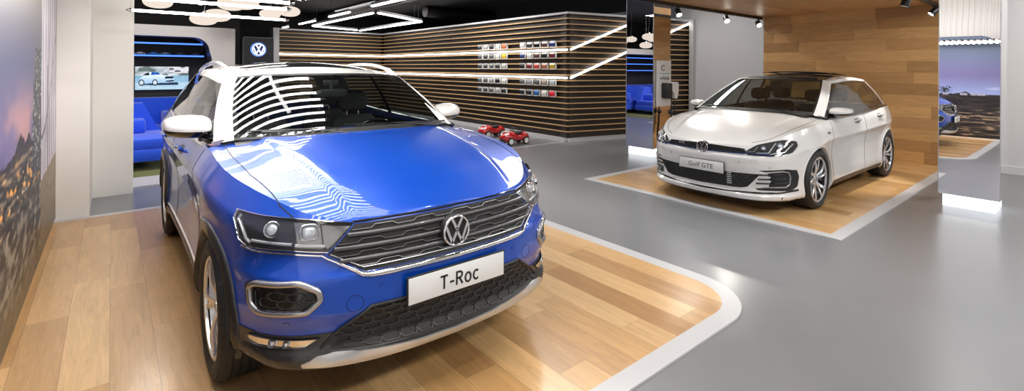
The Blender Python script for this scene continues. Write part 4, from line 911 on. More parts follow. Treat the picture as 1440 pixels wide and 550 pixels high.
# --- shell
f = MB(); f.box((-1.2, -5.2, FZ - .1), (12.4, 17.6, FZ), epoxy); struct(f.build('floor', epoxy, smooth=0))
struct(box_obj('ceiling', (-4.2, -5.2, 3.30), (12.4, 17.6, 3.40), black_paint))
struct(box_obj('wall_left', (-.60, -5.2, FZ), (-.42, 6.60, 3.3), white_wall))
struct(box_obj('wall_rear', (-1.2, -5.4, FZ), (12.4, -5.2, 3.3), white_wall))
struct(box_obj('wall_right', (10.30, -5.2, FZ), (10.50, 1.60, 3.3), cool_wall)); struct(box_obj('wall_right_rear', (10.72, 1.60, FZ), (10.92, 6.60, 3.3), cool_wall))
struct(box_obj('wall_far', (-4.2, 17.4, FZ), (12.4, 17.6, 3.3), black_paint))
struct(box_obj('wall_pier', (-.60, 6.44, FZ), (-.165, 7.36, 3.3), white_wall))
struct(box_obj('wall_lounge', (-3.9, 7.34, FZ), (.205, 7.50, 3.3), white_wall))
struct(box_obj('wall_lounge_side', (-4.1, 7.34, FZ), (-3.9, 17.4, 3.3), white_wall))
f = MB(); f.box((-4.2, 7.4, FZ - .1), (-1.2, 17.6, FZ), epoxy); struct(f.build('floor_lounge', epoxy, smooth=0))
b = MB(); b.box((10.284, -5.2, FZ), (10.30, 1.46, .10), cool_wall); struct(b.build('baseboard_right', cool_wall, smooth=0))
b = MB(); b.box((10.14, 4.36, FZ), (10.72, 4.385, 2.57), line_white); struct(b.build('trim_1', line_white, smooth=0))
# --- oak platforms with white border
def platform(name, X0, X1, Y0, Y1, r, w, sides, label):
    root = empty(name, (0, 0, 0), 0, label, 'platform')
    def outline(d, dn):
        x0, x1, y0, y1 = X0 + (d if sides[0] else 0), X1 - (d if sides[1] else 0), Y0 + d, Y1 - (dn if sides[3] else 0)
        R = max(.01, r - d); P = [(x0, y1), (x0, y0)]
        if sides[4] == 'r': P += [(x1 - R + R * cos(a), y0 + R + R * sin(a)) for a in [-pi / 2 + pi / 2 * i / 16 for i in range(17)]]
        else: P += [(x1, y0)]
        return P + [(x1, y1)]
    O_, I_ = outline(0, 0), outline(w, sides[3] if sides[3] else 0); n = len(O_)
    bd = MB(); bd.add([(a, b, 0) for a, b in O_] + [(a, b, 0) for a, b in I_] + [(a, b, FZ) for a, b in O_], [(i, (i + 1) % n, n + (i + 1) % n, n + i) for i in range(n)] + [(i, 2 * n + i, 2 * n + (i + 1) % n, (i + 1) % n) for i in range(n)], line_white)
    bd.build('border', line_white, root, smooth=0)
    d = MB(); d.add([(a, b, 0) for a, b in I_], [tuple(range(n))], oak_floor); d.build('plank_deck', oak_floor, root, smooth=0)
    return root
platform('floor_platform', -.42, 3.345, 1.405, 6.44, .46, .115, (0, 1, 1, .085, 'r'), 'oak plank display floor under the blue car, white rounded border, beside the city mural')
platform('floor_platform', 5.00, 10.14, 1.475, 4.515, .01, .115, (1, 0, 1, .115, 's'), 'oak plank display floor under the white car, square white border, by the oak wall')
# --- oak back wall and soffit over the hatchback
struct(box_obj('wall_oak', (10.14, 1.475, 0.0), (10.72, 4.36, 2.57), oak_wall))
struct(box_obj('ceiling_oak', (4.98, 1.475, 2.57), (10.72, 4.42, 2.70), oak_soffit))
# --- mural
def vnoise(x, y, s=0):
    def h(i, j): return (sin(i * 127.1 + j * 311.7 + s * 74.7) * 43758.5453) % 1.
    i, j = floor(x), floor(y); u, v = x - i, y - j; u, v = u * u * (3 - 2 * u), v * v * (3 - 2 * v)
    return (h(i, j) * (1 - u) + h(i + 1, j) * u) * (1 - v) + (h(i, j + 1) * (1 - u) + h(i + 1, j + 1) * u) * v
def fbm(x, y, s=0): return sum(vnoise(x * 2 ** k, y * 2 ** k, s + k) / 2 ** (k + 1) for k in range(4)) / .9375
def mixc(a, b, t): t = max(0, min(1, t)); return tuple(a[i] * (1 - t) + b[i] * t for i in range(3))
def lin(c): return tuple((v / 12.92 if v <= .04045 else ((v + .055) / 1.055) ** 2.4) for v in c)
def picture(name, nx, ny, to3, fn, m, parent=None, skip=None):
    vs = [to3(i / nx, j / ny) for j in range(ny + 1) for i in range(nx + 1)]; fs = []
    for j in range(ny):
        for i in range(nx):
            if skip and skip((i + .5) / nx, (j + .5) / ny): continue
            a = j * (nx + 1) + i; fs.append((a, a + 1, a + nx + 2, a + nx + 1))
    me = bpy.data.meshes.new(name); me.from_pydata(vs, [], fs); me.materials.append(m); ca = me.color_attributes.new('Col', 'FLOAT_COLOR', 'POINT')
    buf = []
    for j in range(ny + 1):
        for i in range(nx + 1): buf += [*lin(fn(i / nx, j / ny)), 1]
    ca.data.foreach_set('color', buf); me.update()
    o = bpy.data.objects.new(name, me); COL.objects.link(o); o.parent = parent; return o
def mural(u, v):
    Y = 1.41 + 5.02 * u; z = .03 + 2.27 * v
    sky = mixc((.46, .41, .55), (.33, .34, .46), (z - 1.15) / .35); sky = mixc(sky, (.52, .49, .46), (z - 1.5) / .5)
    cl = fbm(Y * 1.2 + 3, z * 3.2, 2); sky = mixc(sky, (.78, .58, .56), sstep((cl - .48) * 5) * sstep((1.5 - z) / .4) * .9); sky = mixc(sky, (.30, .30, .45), sstep((.45 - cl) * 5) * .55)
    c = sky
    if Y < 3.2:
        t = sstep((3.2 - Y) / .6); s2 = mixc((.55, .60, .78), (.42, .40, .56), (z - 1.05) / .35); s2 = mixc(s2, (.36, .42, .52), (z - 1.5) / .5); s2 = mixc(s2, (.75, .78, .88), sstep((fbm(Y * 1.5, z * 9, 8) - .55) * 5) * sstep((1.35 - z) / .25)); c = mixc(c, s2, t)
    hz = .98 + .02 * fbm(Y * 8, 1, 5) + .05 * sstep((fbm(Y * 3, 7, 4) - .5) * 6) + (.10 * exp(-((Y - 4.05) / .16) ** 2) + .06 * exp(-((Y - 4.42) / .12) ** 2) if Y > 3.2 else .0)
    if z < hz: c = mixc((.13, .12, .14), (.24, .21, .22), fbm(Y * 9, z * 30, 1))
    if z < .95:
        w = fbm(Y * 5, z * 44, 6); c = mixc((.13, .12, .13), (.36, .32, .30), sstep((w - .3) * 2.4)); c = mixc(c, (.70, .60, .48), sstep((w - .60) * 8) * .8)
        if Y < 3.2 and 1.3 < Y: c = mixc(c, (.10, .09, .10), sstep((z - .60) / .2) * .7)
    if 3.2 < Y < 5.2 and .62 < z < 1.12:      # town lights
        l = fbm(Y * 9 + z * 14, z * 24 - Y * 5, 3); k = sstep((1.02 - z) / .2) * sstep((z - .62) / .12); c = mixc(c, (.98, .68, .34), sstep((l - .60) * 9) * k); c = mixc(c, (1, .93, .78), sstep((vnoise(Y * 16 + z * 40, z * 60, 9) - .84) * 12) * k)
    if 4.62 < Y < 5.14 and .72 < z < 1.62 - .55 * max(0, 4.72 - Y) * 8:   # dark tower
        c = (.15, .17, .22); c = mixc(c, (.80, .80, .72), sstep((vnoise(Y * 34, z * 60, 12) - .70) * 9)); c = mixc(c, (.32, .38, .46), sstep((vnoise(Y * 60, z * 4, 2) - .6) * 6) * .6)
    if Y > 5.14 and z > .62 + (Y - 5.14) * .04:                  # pale facade with columns
        s = (Y - 5.14) * 7; k = .5 + .5 * sin(s * 6.28 * .8); c = mixc((.74, .70, .76), (.93, .91, .93), k); c = mixc(c, (.55, .50, .58), sstep((vnoise(Y * 22, z * 3, 14) - .62) * 6) * .6)
        arc = .95 + .95 * ((Y - 5.2) / 1.2) ** 1.6
        if abs(z - arc) < .022: c = (.45, .40, .42)
        if abs(Y - 5.62) < .03 and z < 1.5: c = (.34, .31, .36)
    if Y > 5.14 and z <= .62 + (Y - 5.14) * .04: c = mixc((.45, .38, .28), (.62, .54, .42), fbm(Y * 10, z * 22, 10)); c = mixc(c, (.40, .34, .22), sstep((.4 - z) / .4))
    if 3.2 < Y <= 5.14 and z < .62: k = fbm(Y * 7 + z * 9, z * 22 - Y * 6, 11); c = mixc((.17, .165, .16), (.62, .57, .50), sstep((k - .38) * 3.2)); c = mixc(c, (.40, .33, .20), sstep((.34 - z) / .25) * .85)
    if Y < 3.2:                                # palm crown and low houses on the shore
        for q, r in ((2.35, .10), (2.62, .06)):
            d = hypot((Y - q) * .7, (z - 1.10) * 1.4)
            if d < r and vnoise(Y * 70, z * 70, 21) > .42: c = (.12, .13, .12)
            if abs(Y - q) < .008 and .95 < z < 1.1: c = (.12, .12, .12)
        if .97 < z < 1.02 and vnoise(Y * 16, 3, 22) > .5: c = (.62, .62, .68)
    return c
def mskip(u, v):
    Y = 5.02 * u; z = 2.27 * (1 - v); r = .38
    return Y < r and z < r and hypot(r - Y, r - z) > r
mu = picture('wall_mural', 420, 190, lambda u, v: (-.412, 1.41 + 5.02 * u, .03 + 2.27 * v), mural, vcol('mural_print', .38), skip=mskip)
mu.name = 'mural'; tag(mu, 'large printed city harbour mural at dusk covering the left wall', 'mural')
# --- lounge: portal, niche, shelves, screen, sofa
por = MB(); Y0, Y1 = 10.60, 10.72
inner = [(1.58, 0), (1.50, 1.30), (1.44, 1.70)] + [(1.43 - .02 - .26 * (1 - cos(a)) , 1.80 + .25 * sin(a)) for a in [pi / 2 * i / 8 for i in range(9)]] + [(-3.0, 2.06)]
outer = [(1.83, 0), (1.83, 1.30), (1.83, 1.70)] + [(1.83, 1.80 + .44 * min(1, i / 4)) if i < 5 else (1.83 - (i - 4) * .16, 2.245) for i in range(9)] + [(-3.0, 2.245)]
n = len(inner); vs = [(x, Y0, z + FZ) for x, z in outer] + [(x, Y0, z + FZ) for x, z in inner] + [(x, 11.6, z + FZ) for x, z in outer] + [(x, 11.45, z + FZ) for x, z in inner]
por.add(vs, [(i, i + 1, n + i + 1, n + i) for i in range(n - 1)], grey_portal); por.add(vs, [(i, 2 * n + i, 2 * n + i + 1, i + 1) for i in range(n - 1)], grey_portal)
dark_wall = mat('anthracite_felt', (.030, .031, .034), .8); brown_soff = mat('dark_walnut', (.07, .045, .035), .4)
por.add(vs, [(n + i, n + i + 1, 3 * n + i + 1, 3 * n + i) for i in range(n - 1)], brown_soff)
struct(por.build('wall_portal', grey_portal, smooth=0))
struct(box_obj('wall_niche', (-3.9, 11.45, FZ), (1.83, 11.60, 2.23), dark_wall))
struct(box_obj('wall_behind_portal', (-4.1, 12.2, FZ), (2.2, 12.35, 3.3), black_paint))
for z, nm in ((1.93, 'upper'), (1.70, 'lower')):
    r = empty('wall_shelf', (0, 0, 0), 0, 'dark shelf edged with a blue light strip, %s one above the television' % nm, 'shelf', 'lit shelves in the lounge niche')
    box_obj('board', (-3.2, 11.16, z - .012), (1.39, 11.45, z + .012), black_metal, r); box_obj('light_strip', (-3.2, 11.145, z - .014), (1.39, 11.16, z + .014), led_blue, r)
r = empty('wall_shelf', (0, 0, 0), 0, 'lowest blue-lit shelf left of the television, seen in the narrow mirror column', 'shelf', 'lit shelves in the lounge niche')
box_obj('board', (-3.2, 11.16, 1.448), (-.2, 11.45, 1.472), black_metal, r); box_obj('light_strip', (-3.2, 11.145, 1.446), (-.2, 11.16, 1.474), led_blue, r)
tv = empty('television', (0, 0, 0), 0, 'flat television showing a white car driving, on the lounge niche wall above the sofa', 'television')
box_obj('bezel', (.33, 11.39, 1.055), (1.17, 11.445, 1.50), mat('tv_bezel', (.01, .01, .011), .25), tv, .006)
CARS_ = [(.06, .34), (.10, .52), (.17, .62), (.25, .76), (.40, .78), (.50, .64), (.66, .60), (.72, .50), (.73, .36), (.62, .30), (.10, .26)]
def tvpic(u, v):
    c = mixc((.45, .62, .75), (.62, .78, .88), fbm(u * 5, v * 3)); c = mixc(c, (.85, .92, .97), sstep((.2 - abs(v - .14)) / .05) * .5)
    if v > .60: c = mixc((.62, .66, .70), (.88, .90, .92), vnoise(u * 16, v * 11, 3)); c = mixc(c, (.25, .32, .30), sstep((vnoise(u * 9, v * 8, 5) - .5) * 6) * .7)
    if u > .62 and v > .72: c = (.86, .86, .88) if vnoise(u * 9, v * 10, 7) > .4 else (.4, .4, .45)
    if .1 < u < .80 and abs(v - .25) < .045 + .02 * u: c = (.18, .24, .34)
    if inside(CARS_, u, v): c = mixc((.60, .76, .92), (.90, .95, 1.), (v - .25) / .4)
    if inside([(.14, .62), (.20, .72), (.26, .74), (.26, .62)], u, v): c = (.10, .13, .2)
    if inside([(.28, .64), (.30, .77), (.41, .77), (.47, .65)], u, v): c = (.16, .36, .70)
    if inside([(.54, .50), (.56, .58), (.70, .57), (.72, .51), (.68, .48), (.56, .47)], u, v): c = (.14, .17, .24)
    if inside([(.55, .38), (.70, .42), (.73, .40), (.70, .35), (.58, .33)], u, v): c = (.18, .2, .28)
    for q in (.115, .36):
        d = hypot((u - q) / .052, (v - .31) / .14)
        if d < 1: c = (.12, .14, .18) if d > .68 else (.80, .86, .92)
    return c
picture('screen_picture', 150, 70, lambda u, v: (.335 + .83 * u, 11.388, 1.06 + .435 * v), tvpic, vcol('tv_picture', strength=1.15), tv)
t = MB(); text_mesh(t, 'T-Roc Sport', frame((.385, 11.385, 1.105), (1, 0, 0), (0, 0, 1), (0, -1, 0)), .032, .0005, emis('tv_caption', (1, 1, 1), 1.2), 'LEFT'); t.build('screen_caption', parent=tv)
def mini_car(c, L, colr, name, label):
    o = MB(); pm = mat(name, colr, .3, coat=.5); x, y, z = c; s = L
    rows = []
    for f, h, w in ((0, .10, .34), (.04, .17, .38), (.22, .20, .42), (.36, .30, .38), (.62, .31, .38), (.82, .22, .42), (.97, .18, .38), (1, .10, .34)):
        rows.append([(x + (f - .5) * s, y + q * w * s * .5, z + .03 * s + (h * s if abs(q) < 1 else .04 * s)) for q in (-1, -.8, 0, .8, 1)])
    o.grid(rows, pm, flip=True); o.build_ = None
    for fx in (.2, .8):
        for sy in (-1, 1): o.lathe([(.001, -.01 * s), (.075 * s, -.03 * s), (.075 * s, .03 * s), (.001, .03 * s)], black_metal, 14, 'Y', (x + (fx - .5) * s, y + sy * .19 * s, z + .075 * s))
    b = o.build('model_car', pm, smooth=40); tag(b, label, 'model car', 'model cars on the lounge shelf'); return b
for px, c, l in ((.60, (.05, .25, .75), 'bright blue'), (.78, (.20, .35, .55), 'pale blue'), (1.02, (.03, .04, .07), 'black'), (1.26, (.08, .10, .14), 'dark grey'), (.40, (.75, .75, .75), 'silver')):
    mini_car((px, 11.30, 1.712), .17, c, 'model_' + l.replace(' ', '_'), l + ' model car on the lower blue-lit lounge shelf')
sofa_m = mat('royal_blue_wool', (.006, .075, .72), .8, bump=.3, bscale=900, sheen=.3); sleg = black_metal
def sofa(label, boxes, legs, backs=(), prisms=()):
    r = empty('sofa', (0, 0, 0), 0, label, 'sofa', 'blue lounge sofas')
    for nm, lo, hi in boxes:
        box_obj(nm, lo, hi, sofa_m, r, .035)
    for x, y in legs: box_obj('leg', (x - .02, y - .02, 0.001), (x + .02, y + .02, .13), sleg, r)
    for nm, P, y0, y1 in prisms:
        q = MB(); prism_on(q, [(a, y0, b) for a, b in P], (0, y1 - y0, 0), sofa_m); q.build(nm, sofa_m, r, smooth=0)
sofa('royal blue chaise sofa with slanted backrest in front of the lounge television', [('base', (-.70, 8.75, .12), (.66, 10.15, .30)), ('seat_cushion', (-.68, 8.77, .30), (.64, 10.1, .45)), ('armrest', (.05, 9.55, .45), (.42, 10.05, .66))],
     [(-.6, 8.85), (.58, 8.85), (-.6, 10.05), (.58, 10.05)], prisms=[('backrest', [(.0, .44), (.62, .44), (.40, .90), (.0, .90)], 9.95, 10.2)])
sofa('royal blue corner sofa along the lounge niche wall under the television', [('base', (-3.0, 10.3, .12), (1.36, 11.25, .30)), ('seat_cushion', (-2.95, 10.3, .30), (1.32, 11.0, .45)), ('backrest', (-3.0, 10.98, .30), (1.36, 11.27, .93)), ('armrest', (.70, 10.25, .45), (1.12, 10.95, .70))], [(-2.9, 10.4), (1.2, 10.4), (1.2, 11.2), (-2.9, 11.2)])
sofa('royal blue low sofa left of the lounge, seen only in the narrow mirror column', [('base', (-2.9, 8.8, .12), (-1.2, 9.7, .30)), ('seat_cushion', (-2.88, 8.82, .30), (-1.22, 9.6, .45)), ('backrest', (-2.9, 9.55, .30), (-1.2, 9.8, .82)), ('armrest', (-1.42, 8.8, .30), (-1.18, 9.8, .62))], [(-2.8, 8.9), (-1.3, 8.9), (-1.3, 9.7), (-2.8, 9.7)])
cp = MB(); cp.box((-3.8, 8.28, FZ), (1.52, 11.3, 0.0), mat('green_carpet', (.12, .13, .045), .95, bump=.5, bscale=600)); tag(cp.build('carpet', smooth=0), 'olive green carpet under the blue lounge sofas', 'carpet')
lk = MB(); lk.box((-3.8, 7.66, FZ), (2.6, 8.28, .0), line_white); tag(lk.build('floor_border', smooth=0), 'broad white floor band in front of the lounge carpet', 'floor band')
# --- illuminated badge board behind
bd = empty('badge_board', (0, 0, 0), 0, 'tall black board with glowing round badge behind the blue car roof', 'sign')
q = MB(); q.box((2.60, 14.0, FZ), (3.32, 14.12, 2.26), mat('black_board', (.010, .010, .012), .3)); q.build('panel', parent=bd, smooth=0)
q = MB(); lt = mat('board_edge_grey', (.30, .30, .31), .4); q.box((2.585, 13.985, FZ), (2.602, 14.13, 2.275), lt); q.box((2.585, 13.985, 2.26), (3.32, 14.13, 2.275), lt); q.build('edge_trim', parent=bd, smooth=0)
q = MB(); fr = frame((2.945, 13.97, 1.955), (1, 0, 0), (0, 0, 1), (0, -1, 0)); q.lathe([(.001, -.03), (.165, -.03), (.172, -.01), (.172, .03)], mat('badge_blue', (.01, .03, .22), .2, coat=.5), 40, 'Y', (2.945, 13.97, 1.955)); bdg = q.build('badge_disc', parent=bd)
q = MB(); fr.translation.y -= .032; emblem(q, fr, .155, emis('badge_white_light', (.92, .96, 1.), 2.2), None, .012, back=False); q.build('badge_letters', parent=bdg, smooth=0)
q = MB(); q.lathe([(.172, -.02), (.182, -.02), (.182, .02), (.172, .02)], emis('badge_blue_halo', (.15, .35, 1.), 1.6), 40, 'Y', (2.945, 13.97, 1.955)); q.build('halo_ring', parent=bdg)
# --- slat wall: three straight runs with horizontal birch slats, LED lines and white plinth
A_, B_, C_ = Vector((7.33, 16.1, 0)), Vector((7.33, 7.09, 0)), Vector((10.74, 6.265, 0)); S0, SP, ST = .19, .1185, .022
def slat_run(name, a, b, leds, ext=(0, 0)):
    d = (b - a).normalized(); nrm = Vector((d.y, -d.x, 0));                      # towards the room
    if nrm.dot(Vector((0, 0, 0)) - a) < 0: nrm = -nrm
    def slab(mb, z0, z1, o0, o1, m, e0=0., e1=0.):
        p = [a - d * e0 + nrm * o0, b + d * e1 + nrm * o0, b + d * e1 + nrm * o1, a - d * e0 + nrm * o1]
        mb.add([(v.x, v.y, z0) for v in p] + [(v.x, v.y, z1) for v in p], [(0, 1, 2, 3), (4, 7, 6, 5), (0, 4, 5, 1), (1, 5, 6, 2), (2, 6, 7, 3), (3, 7, 4, 0)], m)
    w = MB(); slab(w, FZ, 2.69, -.30, -.075, slat_back); wall = struct(w.build(name, slat_back, smooth=0))
    s = MB(); k = 0
    while S0 + SP * k < 2.62:
        z = S0 + SP * k; slab(s, z - ST / 2, z + ST / 2, -.075, -.004, slat_face, *ext); slab(s, z - ST / 2, z + ST / 2, -.004, 0, slat_wood, *ext); k += 1
    s.build('slats', parent=wall, smooth=0)
    c = MB(); slab(c, 2.655, 2.70, -.30, .004, line_white, *ext); c.build('top_cap', parent=wall, smooth=0)
    c = MB(); slab(c, FZ, .055, -.10, .10, line_white, *ext); c.build('plinth', parent=wall, smooth=0)
    for (u0, z0), (u1, z1) in leds:
        p0, p1 = a + d * u0 + nrm * .012, a + d * u1 + nrm * .012; t = (Vector((p1.x, p1.y, z1)) - Vector((p0.x, p0.y, z0))).normalized(); up = t.cross(nrm) * .017; P = []
        for q, z in ((p0, z0), (p1, z1)):
            v = Vector((q.x, q.y, z)); P.append([v + up + nrm * .014, v - up + nrm * .014, v - up - nrm * .012, v + up - nrm * .012])
        l = MB(); l.grid([r + [r[0]] for r in P], led_white); l.build('led_line', parent=wall, smooth=0)
    return wall, d, nrm
slat_run('wall_slatted_far', Vector((3.94, 16.1, 0)), A_, [((0, 1.905), (3.33, 1.905)), ((0, 1.315), (3.33, 1.315))])
slat_run('wall_slatted_middle', A_, B_, [((.0, 1.905), (9.0, 1.905)), ((.0, 1.315), (9.0, 1.315))], (0, .0))
cl = (C_ - B_).length
slat_run('wall_slatted_near', B_, C_, [((.06, 1.905), (2.05, 2.68)), ((.06, 1.315), (cl - .04, 2.635))])
struct(box_obj('trim_2', (3.78, 16.0, FZ), (3.95, 16.4, 2.70), cool_wall))
struct(box_obj('trim_3', (10.62, 6.18, FZ), (10.72, 6.28, 2.70), line_white))
# --- paint and trim samples on the middle run
SW = {'grey': (.30, .31, .33), 'dark grey': (.10, .105, .11), 'charcoal': (.045, .047, .05), 'black': (.012, .012, .013), 'white': (.70, .68, .63), 'pale grey': (.45, .45, .44), 'orange': (.62, .16, .06), 'yellow': (.75, .50, .03), 'navy blue': (.03, .06, .20),
      'dark red': (.18, .02, .03), 'red': (.55, .05, .03), 'copper': (.42, .12, .07), 'gold': (.50, .33, .03), 'brown': (.12, .05, .04), 'blue': (.02, .12, .35), 'beige': (.38, .33, .26), 'bright red': (.75, .02, .04), 'silver': (.52, .56, .57)}
ROWS = [(2.035, 'top', ['charcoal', 'pale grey', 'charcoal', 'white', 'orange'], ['white', 'charcoal', 'black', 'brown', 'navy blue']),
        (1.797, 'second', ['dark grey', 'charcoal', 'dark grey', 'white', 'yellow'], ['navy blue', 'white', 'brown', 'black', 'dark red']),
        (1.560, 'third', ['charcoal', 'charcoal', 'dark grey', 'charcoal', 'pale grey'], ['black', 'dark red', 'red', 'copper', 'gold']),
        (1.204, 'fourth', ['dark grey', 'dark grey', 'grey', 'black', 'white'], ['dark grey', 'grey', 'dark grey', 'beige', 'silver']),
        (.967, 'bottom', ['charcoal', 'charcoal', 'dark grey', 'grey', 'black'], ['black', 'black', 'blue', 'white', 'bright red'])]
SWM = {k: mat('sample_' + k.replace(' ', '_'), v, .25, coat=.6, var=.02) for k, v in SW.items()}; frame_m = mat('sample_frame_white', (.78, .78, .76), .35)
fm = MB(); hw, hh, dp = .088, .068, .04
fm.box((-dp, -hw, -hh), (0, -hw + .012, hh), frame_m); fm.box((-dp, hw - .012, -hh), (0, hw, hh), frame_m); fm.box((-dp, -hw, -hh), (-.0, hw, -hh + .010), frame_m); fm.box((-dp, -hw, hh - .008), (0, hw, hh), frame_m)
proto_frame = fm.build('frame', frame_m, smooth=0); col_me = {}
for k, v in SWM.items():
    q = MB(); rows = [[(-dp - .018 * cos(t * pi / 2), y, t * (hh - .01)) for t in [-1 + 2 * i / 10 for i in range(11)]] for y in (-hw + .012, hw - .012)]; q.grid(rows, v); o = q.build('c', v, smooth=60); col_me[k] = o.data; bpy.data.objects.remove(o)
ordn = ['first', 'second', 'third', 'fourth', 'fifth']
for z, rn, L, R in ROWS:
    for blk, names, y0 in (('left', L, 10.15), ('right', R, 8.49)):
        for i, cn in enumerate(names):
            r = empty('colour_sample', (7.325, y0 - .247 * i, z), 0, '%s framed colour sample, %s from left, %s row, %s block' % (cn, ordn[i], rn, blk), 'colour sample', 'colour samples on the slatted wall')
            f_ = proto_frame if proto_frame.parent is None else proto_frame.copy()
            if f_ is not proto_frame: COL.objects.link(f_)
            f_.parent = r; s_ = bpy.data.objects.new('painted_face', col_me[cn]); COL.objects.link(s_); s_.parent = r
# --- mirrored columns
def column(X0, Yn, Yf, label, nm):
    r = empty('mirror_column', (X0, (Yn + Yf) / 2, FZ), 0, label, 'column'); X1 = X0 + .52
    def b(n_, lo, hi, m): o = box_obj(n_, [lo[i] - (r.location[i]) for i in range(3)], [hi[i] - r.location[i] for i in range(3)], m, r); return o
    b('core', (X0 + .03, Yn + .03, .126), (X1 - .03, Yf - .03, 3.3), black_metal)
    for lo, hi in (((X0, Yn, .125), (X0 + .006, Yf, 3.3)), ((X1 - .006, Yn, .125), (X1, Yf, 3.3)), ((X0 + .006, Yn, .125), (X1 - .006, Yn + .006, 3.3)), ((X0 + .006, Yf - .006, .125), (X1 - .006, Yf, 3.3))): b('mirror_panel', lo, hi, steel_mirror)
    ec = mat(nm + 'edge', (.45, .46, .47), .3, .6); b('edge_trim', (X0 - .002, Yn - .003, .125), (X0 + .008, Yn + .004, 3.3), ec); b('edge_trim', (X0 - .002, Yf - .004, .125), (X0 + .008, Yf + .003, 3.3), ec)
    b('glowing_plinth', (X0 + .035, Yn + .035, FZ), (X1 - .035, Yf - .035, .124), emis(nm + 'plinth_light', (.90, .94, 1.), 2.2))
    return r
column(7.25, .695, 1.195, 'wide mirror-clad column with glowing base at the right, beside the oak wall', 'colA')
column(7.20, 4.93, 5.50, 'slim mirror-clad column carrying the charging panel, behind the white car bonnet', 'colB')
ch = empty('wall_mounted_charger', (0, 0, 0), 0, 'white wall charging panel with a black and white charger on the slim mirror column', 'charger')
cw = mat('charger_white', (.74, .74, .74), .35); ink = mat('charger_ink', (.03, .03, .035), .5); teal = mat('charger_teal_line', (.10, .42, .55), .4); YC = 4.925
box_obj('backboard', (7.27, YC - .022, .86), (7.70, YC, 1.66), cw, ch, .004)
q = MB(); q.box((7.36, YC - .025, 1.425), (7.67, YC - .022, 1.437), teal); q.build('teal_line', parent=ch, smooth=0)
q = MB(); fr = frame((7.50, YC - .0225, 1.355), (1, 0, 0), (0, 0, 1), (0, -1, 0)); text_mesh(q, 'e-Stacja', fr, .085, .0008, ink, bold=.002); q.build('panel_lettering', parent=ch)
q = MB(); q.tube([(7.44 + .045 * cos(a), YC - .026, 1.53 + .045 * sin(a)) for a in [radians(50 + 260 * i / 16) for i in range(17)]], .006, ink, 6); q.tube([(7.47, YC - .026, 1.565), (7.50, YC - .026, 1.565)], .006, ink, 6); q.tube([(7.47, YC - .026, 1.495), (7.50, YC - .026, 1.495)], .006, ink, 6); q.build('plug_symbol', parent=ch)
box_obj('charger_side', (7.40, YC - .17, 1.00), (7.52, YC - .022, 1.27), black_metal, ch, .015); q = MB(); P = rpoly([(7.505, 1.23), (7.53, 1.285), (7.66, 1.285), (7.68, 1.23), (7.665, 1.06), (7.63, 1.00), (7.56, 1.00), (7.55, 1.09), (7.505, 1.12)], .02); prism_on(q, [(a, YC - .19, b) for a, b in P], (0, .165, 0), cw); q.build('charger_housing', parent=ch)
for x, e, z1 in ((7.53, -.07, .74), (7.63, -.02, .72)):
    q = MB(); q.tube([(x, YC - .13, 1.02), (x - .01, YC - .15, .9), (x + e * .4, YC - .16, .55), (x + e * 1.2, YC - .17, .30), (x + e * 1.4, YC - .18, .24), (x + e, YC - .19, .30), (x + e * .8, YC - .16, z1)], .009, black_metal, 8); q.ellipsoid((x + e * .8, YC - .15, z1 + .03), (.035, .04, .045), black_metal); q.build('charging_cable', parent=ch, smooth=60)
# --- floor lines and two ride-on cars
for i, (y, x0, x1) in enumerate(((7.14, 5.62, 7.24), (7.90, 5.95, 7.24), (8.66, 5.95, 7.24))):
    q = MB(); q.box((x0, y - .018, FZ), (x1, y + .018, FZ + .002), line_white); tag(q.build('floor_line', smooth=0), 'thin white parking line on the floor by the slatted wall, %s' % ('in front of the ride-on cars', 'between the two ride-on cars', 'behind the ride-on cars')[i], 'floor line', 'parking lines')
def toy_car(x, y, label):
    red = mat('toy_red', (.55, .008, .012), .2, coat=1.); r = empty('ride_on_car', (x, y, FZ), 0, label, 'toy car', 'red ride-on cars')
    b = MB(); rows = []
    for f, z0, z1, w in ((-.31, .12, .14, .14), (-.305, .09, .17, .20), (-.28, .075, .205, .245), (-.22, .075, .245, .265), (-.16, .075, .265, .27), (-.10, .075, .275, .265), (-.05, .075, .245, .24), (.0, .075, .205, .225), (.08, .075, .20, .225), (.14, .075, .235, .245), (.20, .075, .25, .265), (.26, .08, .215, .255), (.30, .10, .165, .22), (.31, .13, .14, .16)):
        row = []
        for k in range(24):
            a = 2 * pi * k / 24; c, s = cos(a), sin(a); row.append((f, w / 2 * (abs(c) ** .6) * (1 if c > 0 else -1), (z0 + z1) / 2 + (z1 - z0) / 2 * (abs(s) ** .7) * (1 if s > 0 else -1)))
        rows.append(row)
    b.grid(rows, red, close_v=True); b.build('body', parent=r, smooth=60)
    b = MB(); b.ellipsoid((.07, 0, .222), (.12, .085, .035), black_metal, e=.6); b.build('seat', parent=r)
    b = MB(); b.tube([(-.08, 0, .25), (-.06, 0, .298)], .012, black_metal, 8); b.tube([(-.055 + .05 * cos(a) * .4, .065 * sin(a), .302 + .034 * cos(a)) for a in [2 * pi * i / 20 for i in range(21)]], .009, black_metal, 8); b.build('steering_wheel', parent=r, smooth=60)
    for sy in (-1, 1):
        b = MB(); b.ellipsoid((-.270, sy * .078, .200), (.022, .030, .030), frame_m); b.build('headlight', parent=r)
        for wx in (-.19, .20):
            b = MB(); b.lathe([(.001, -.02), (.072, -.022), (.078, -.015), (.078, .015), (.072, .022), (.052, .024)], black_metal, 28); b.lathe([(.052, .024), (.048, .020), (.016, .022), (.001, .026)], frame_m, 28)
            o = b.build('wheel', parent=r, smooth=40); o.location = (wx, sy * .118, .078); o.rotation_euler.z = 0 if sy > 0 else pi
    b = MB(); b.ellipsoid((-.305, 0, .115), (.014, .09, .022), black_metal, e=.6); b.build('bumper', parent=r)
    b = MB(); b.tube([(-.20, -.07, .262), (-.20, .07, .262)], .016, frame_m, 8); b.build('hood_decal', parent=r)
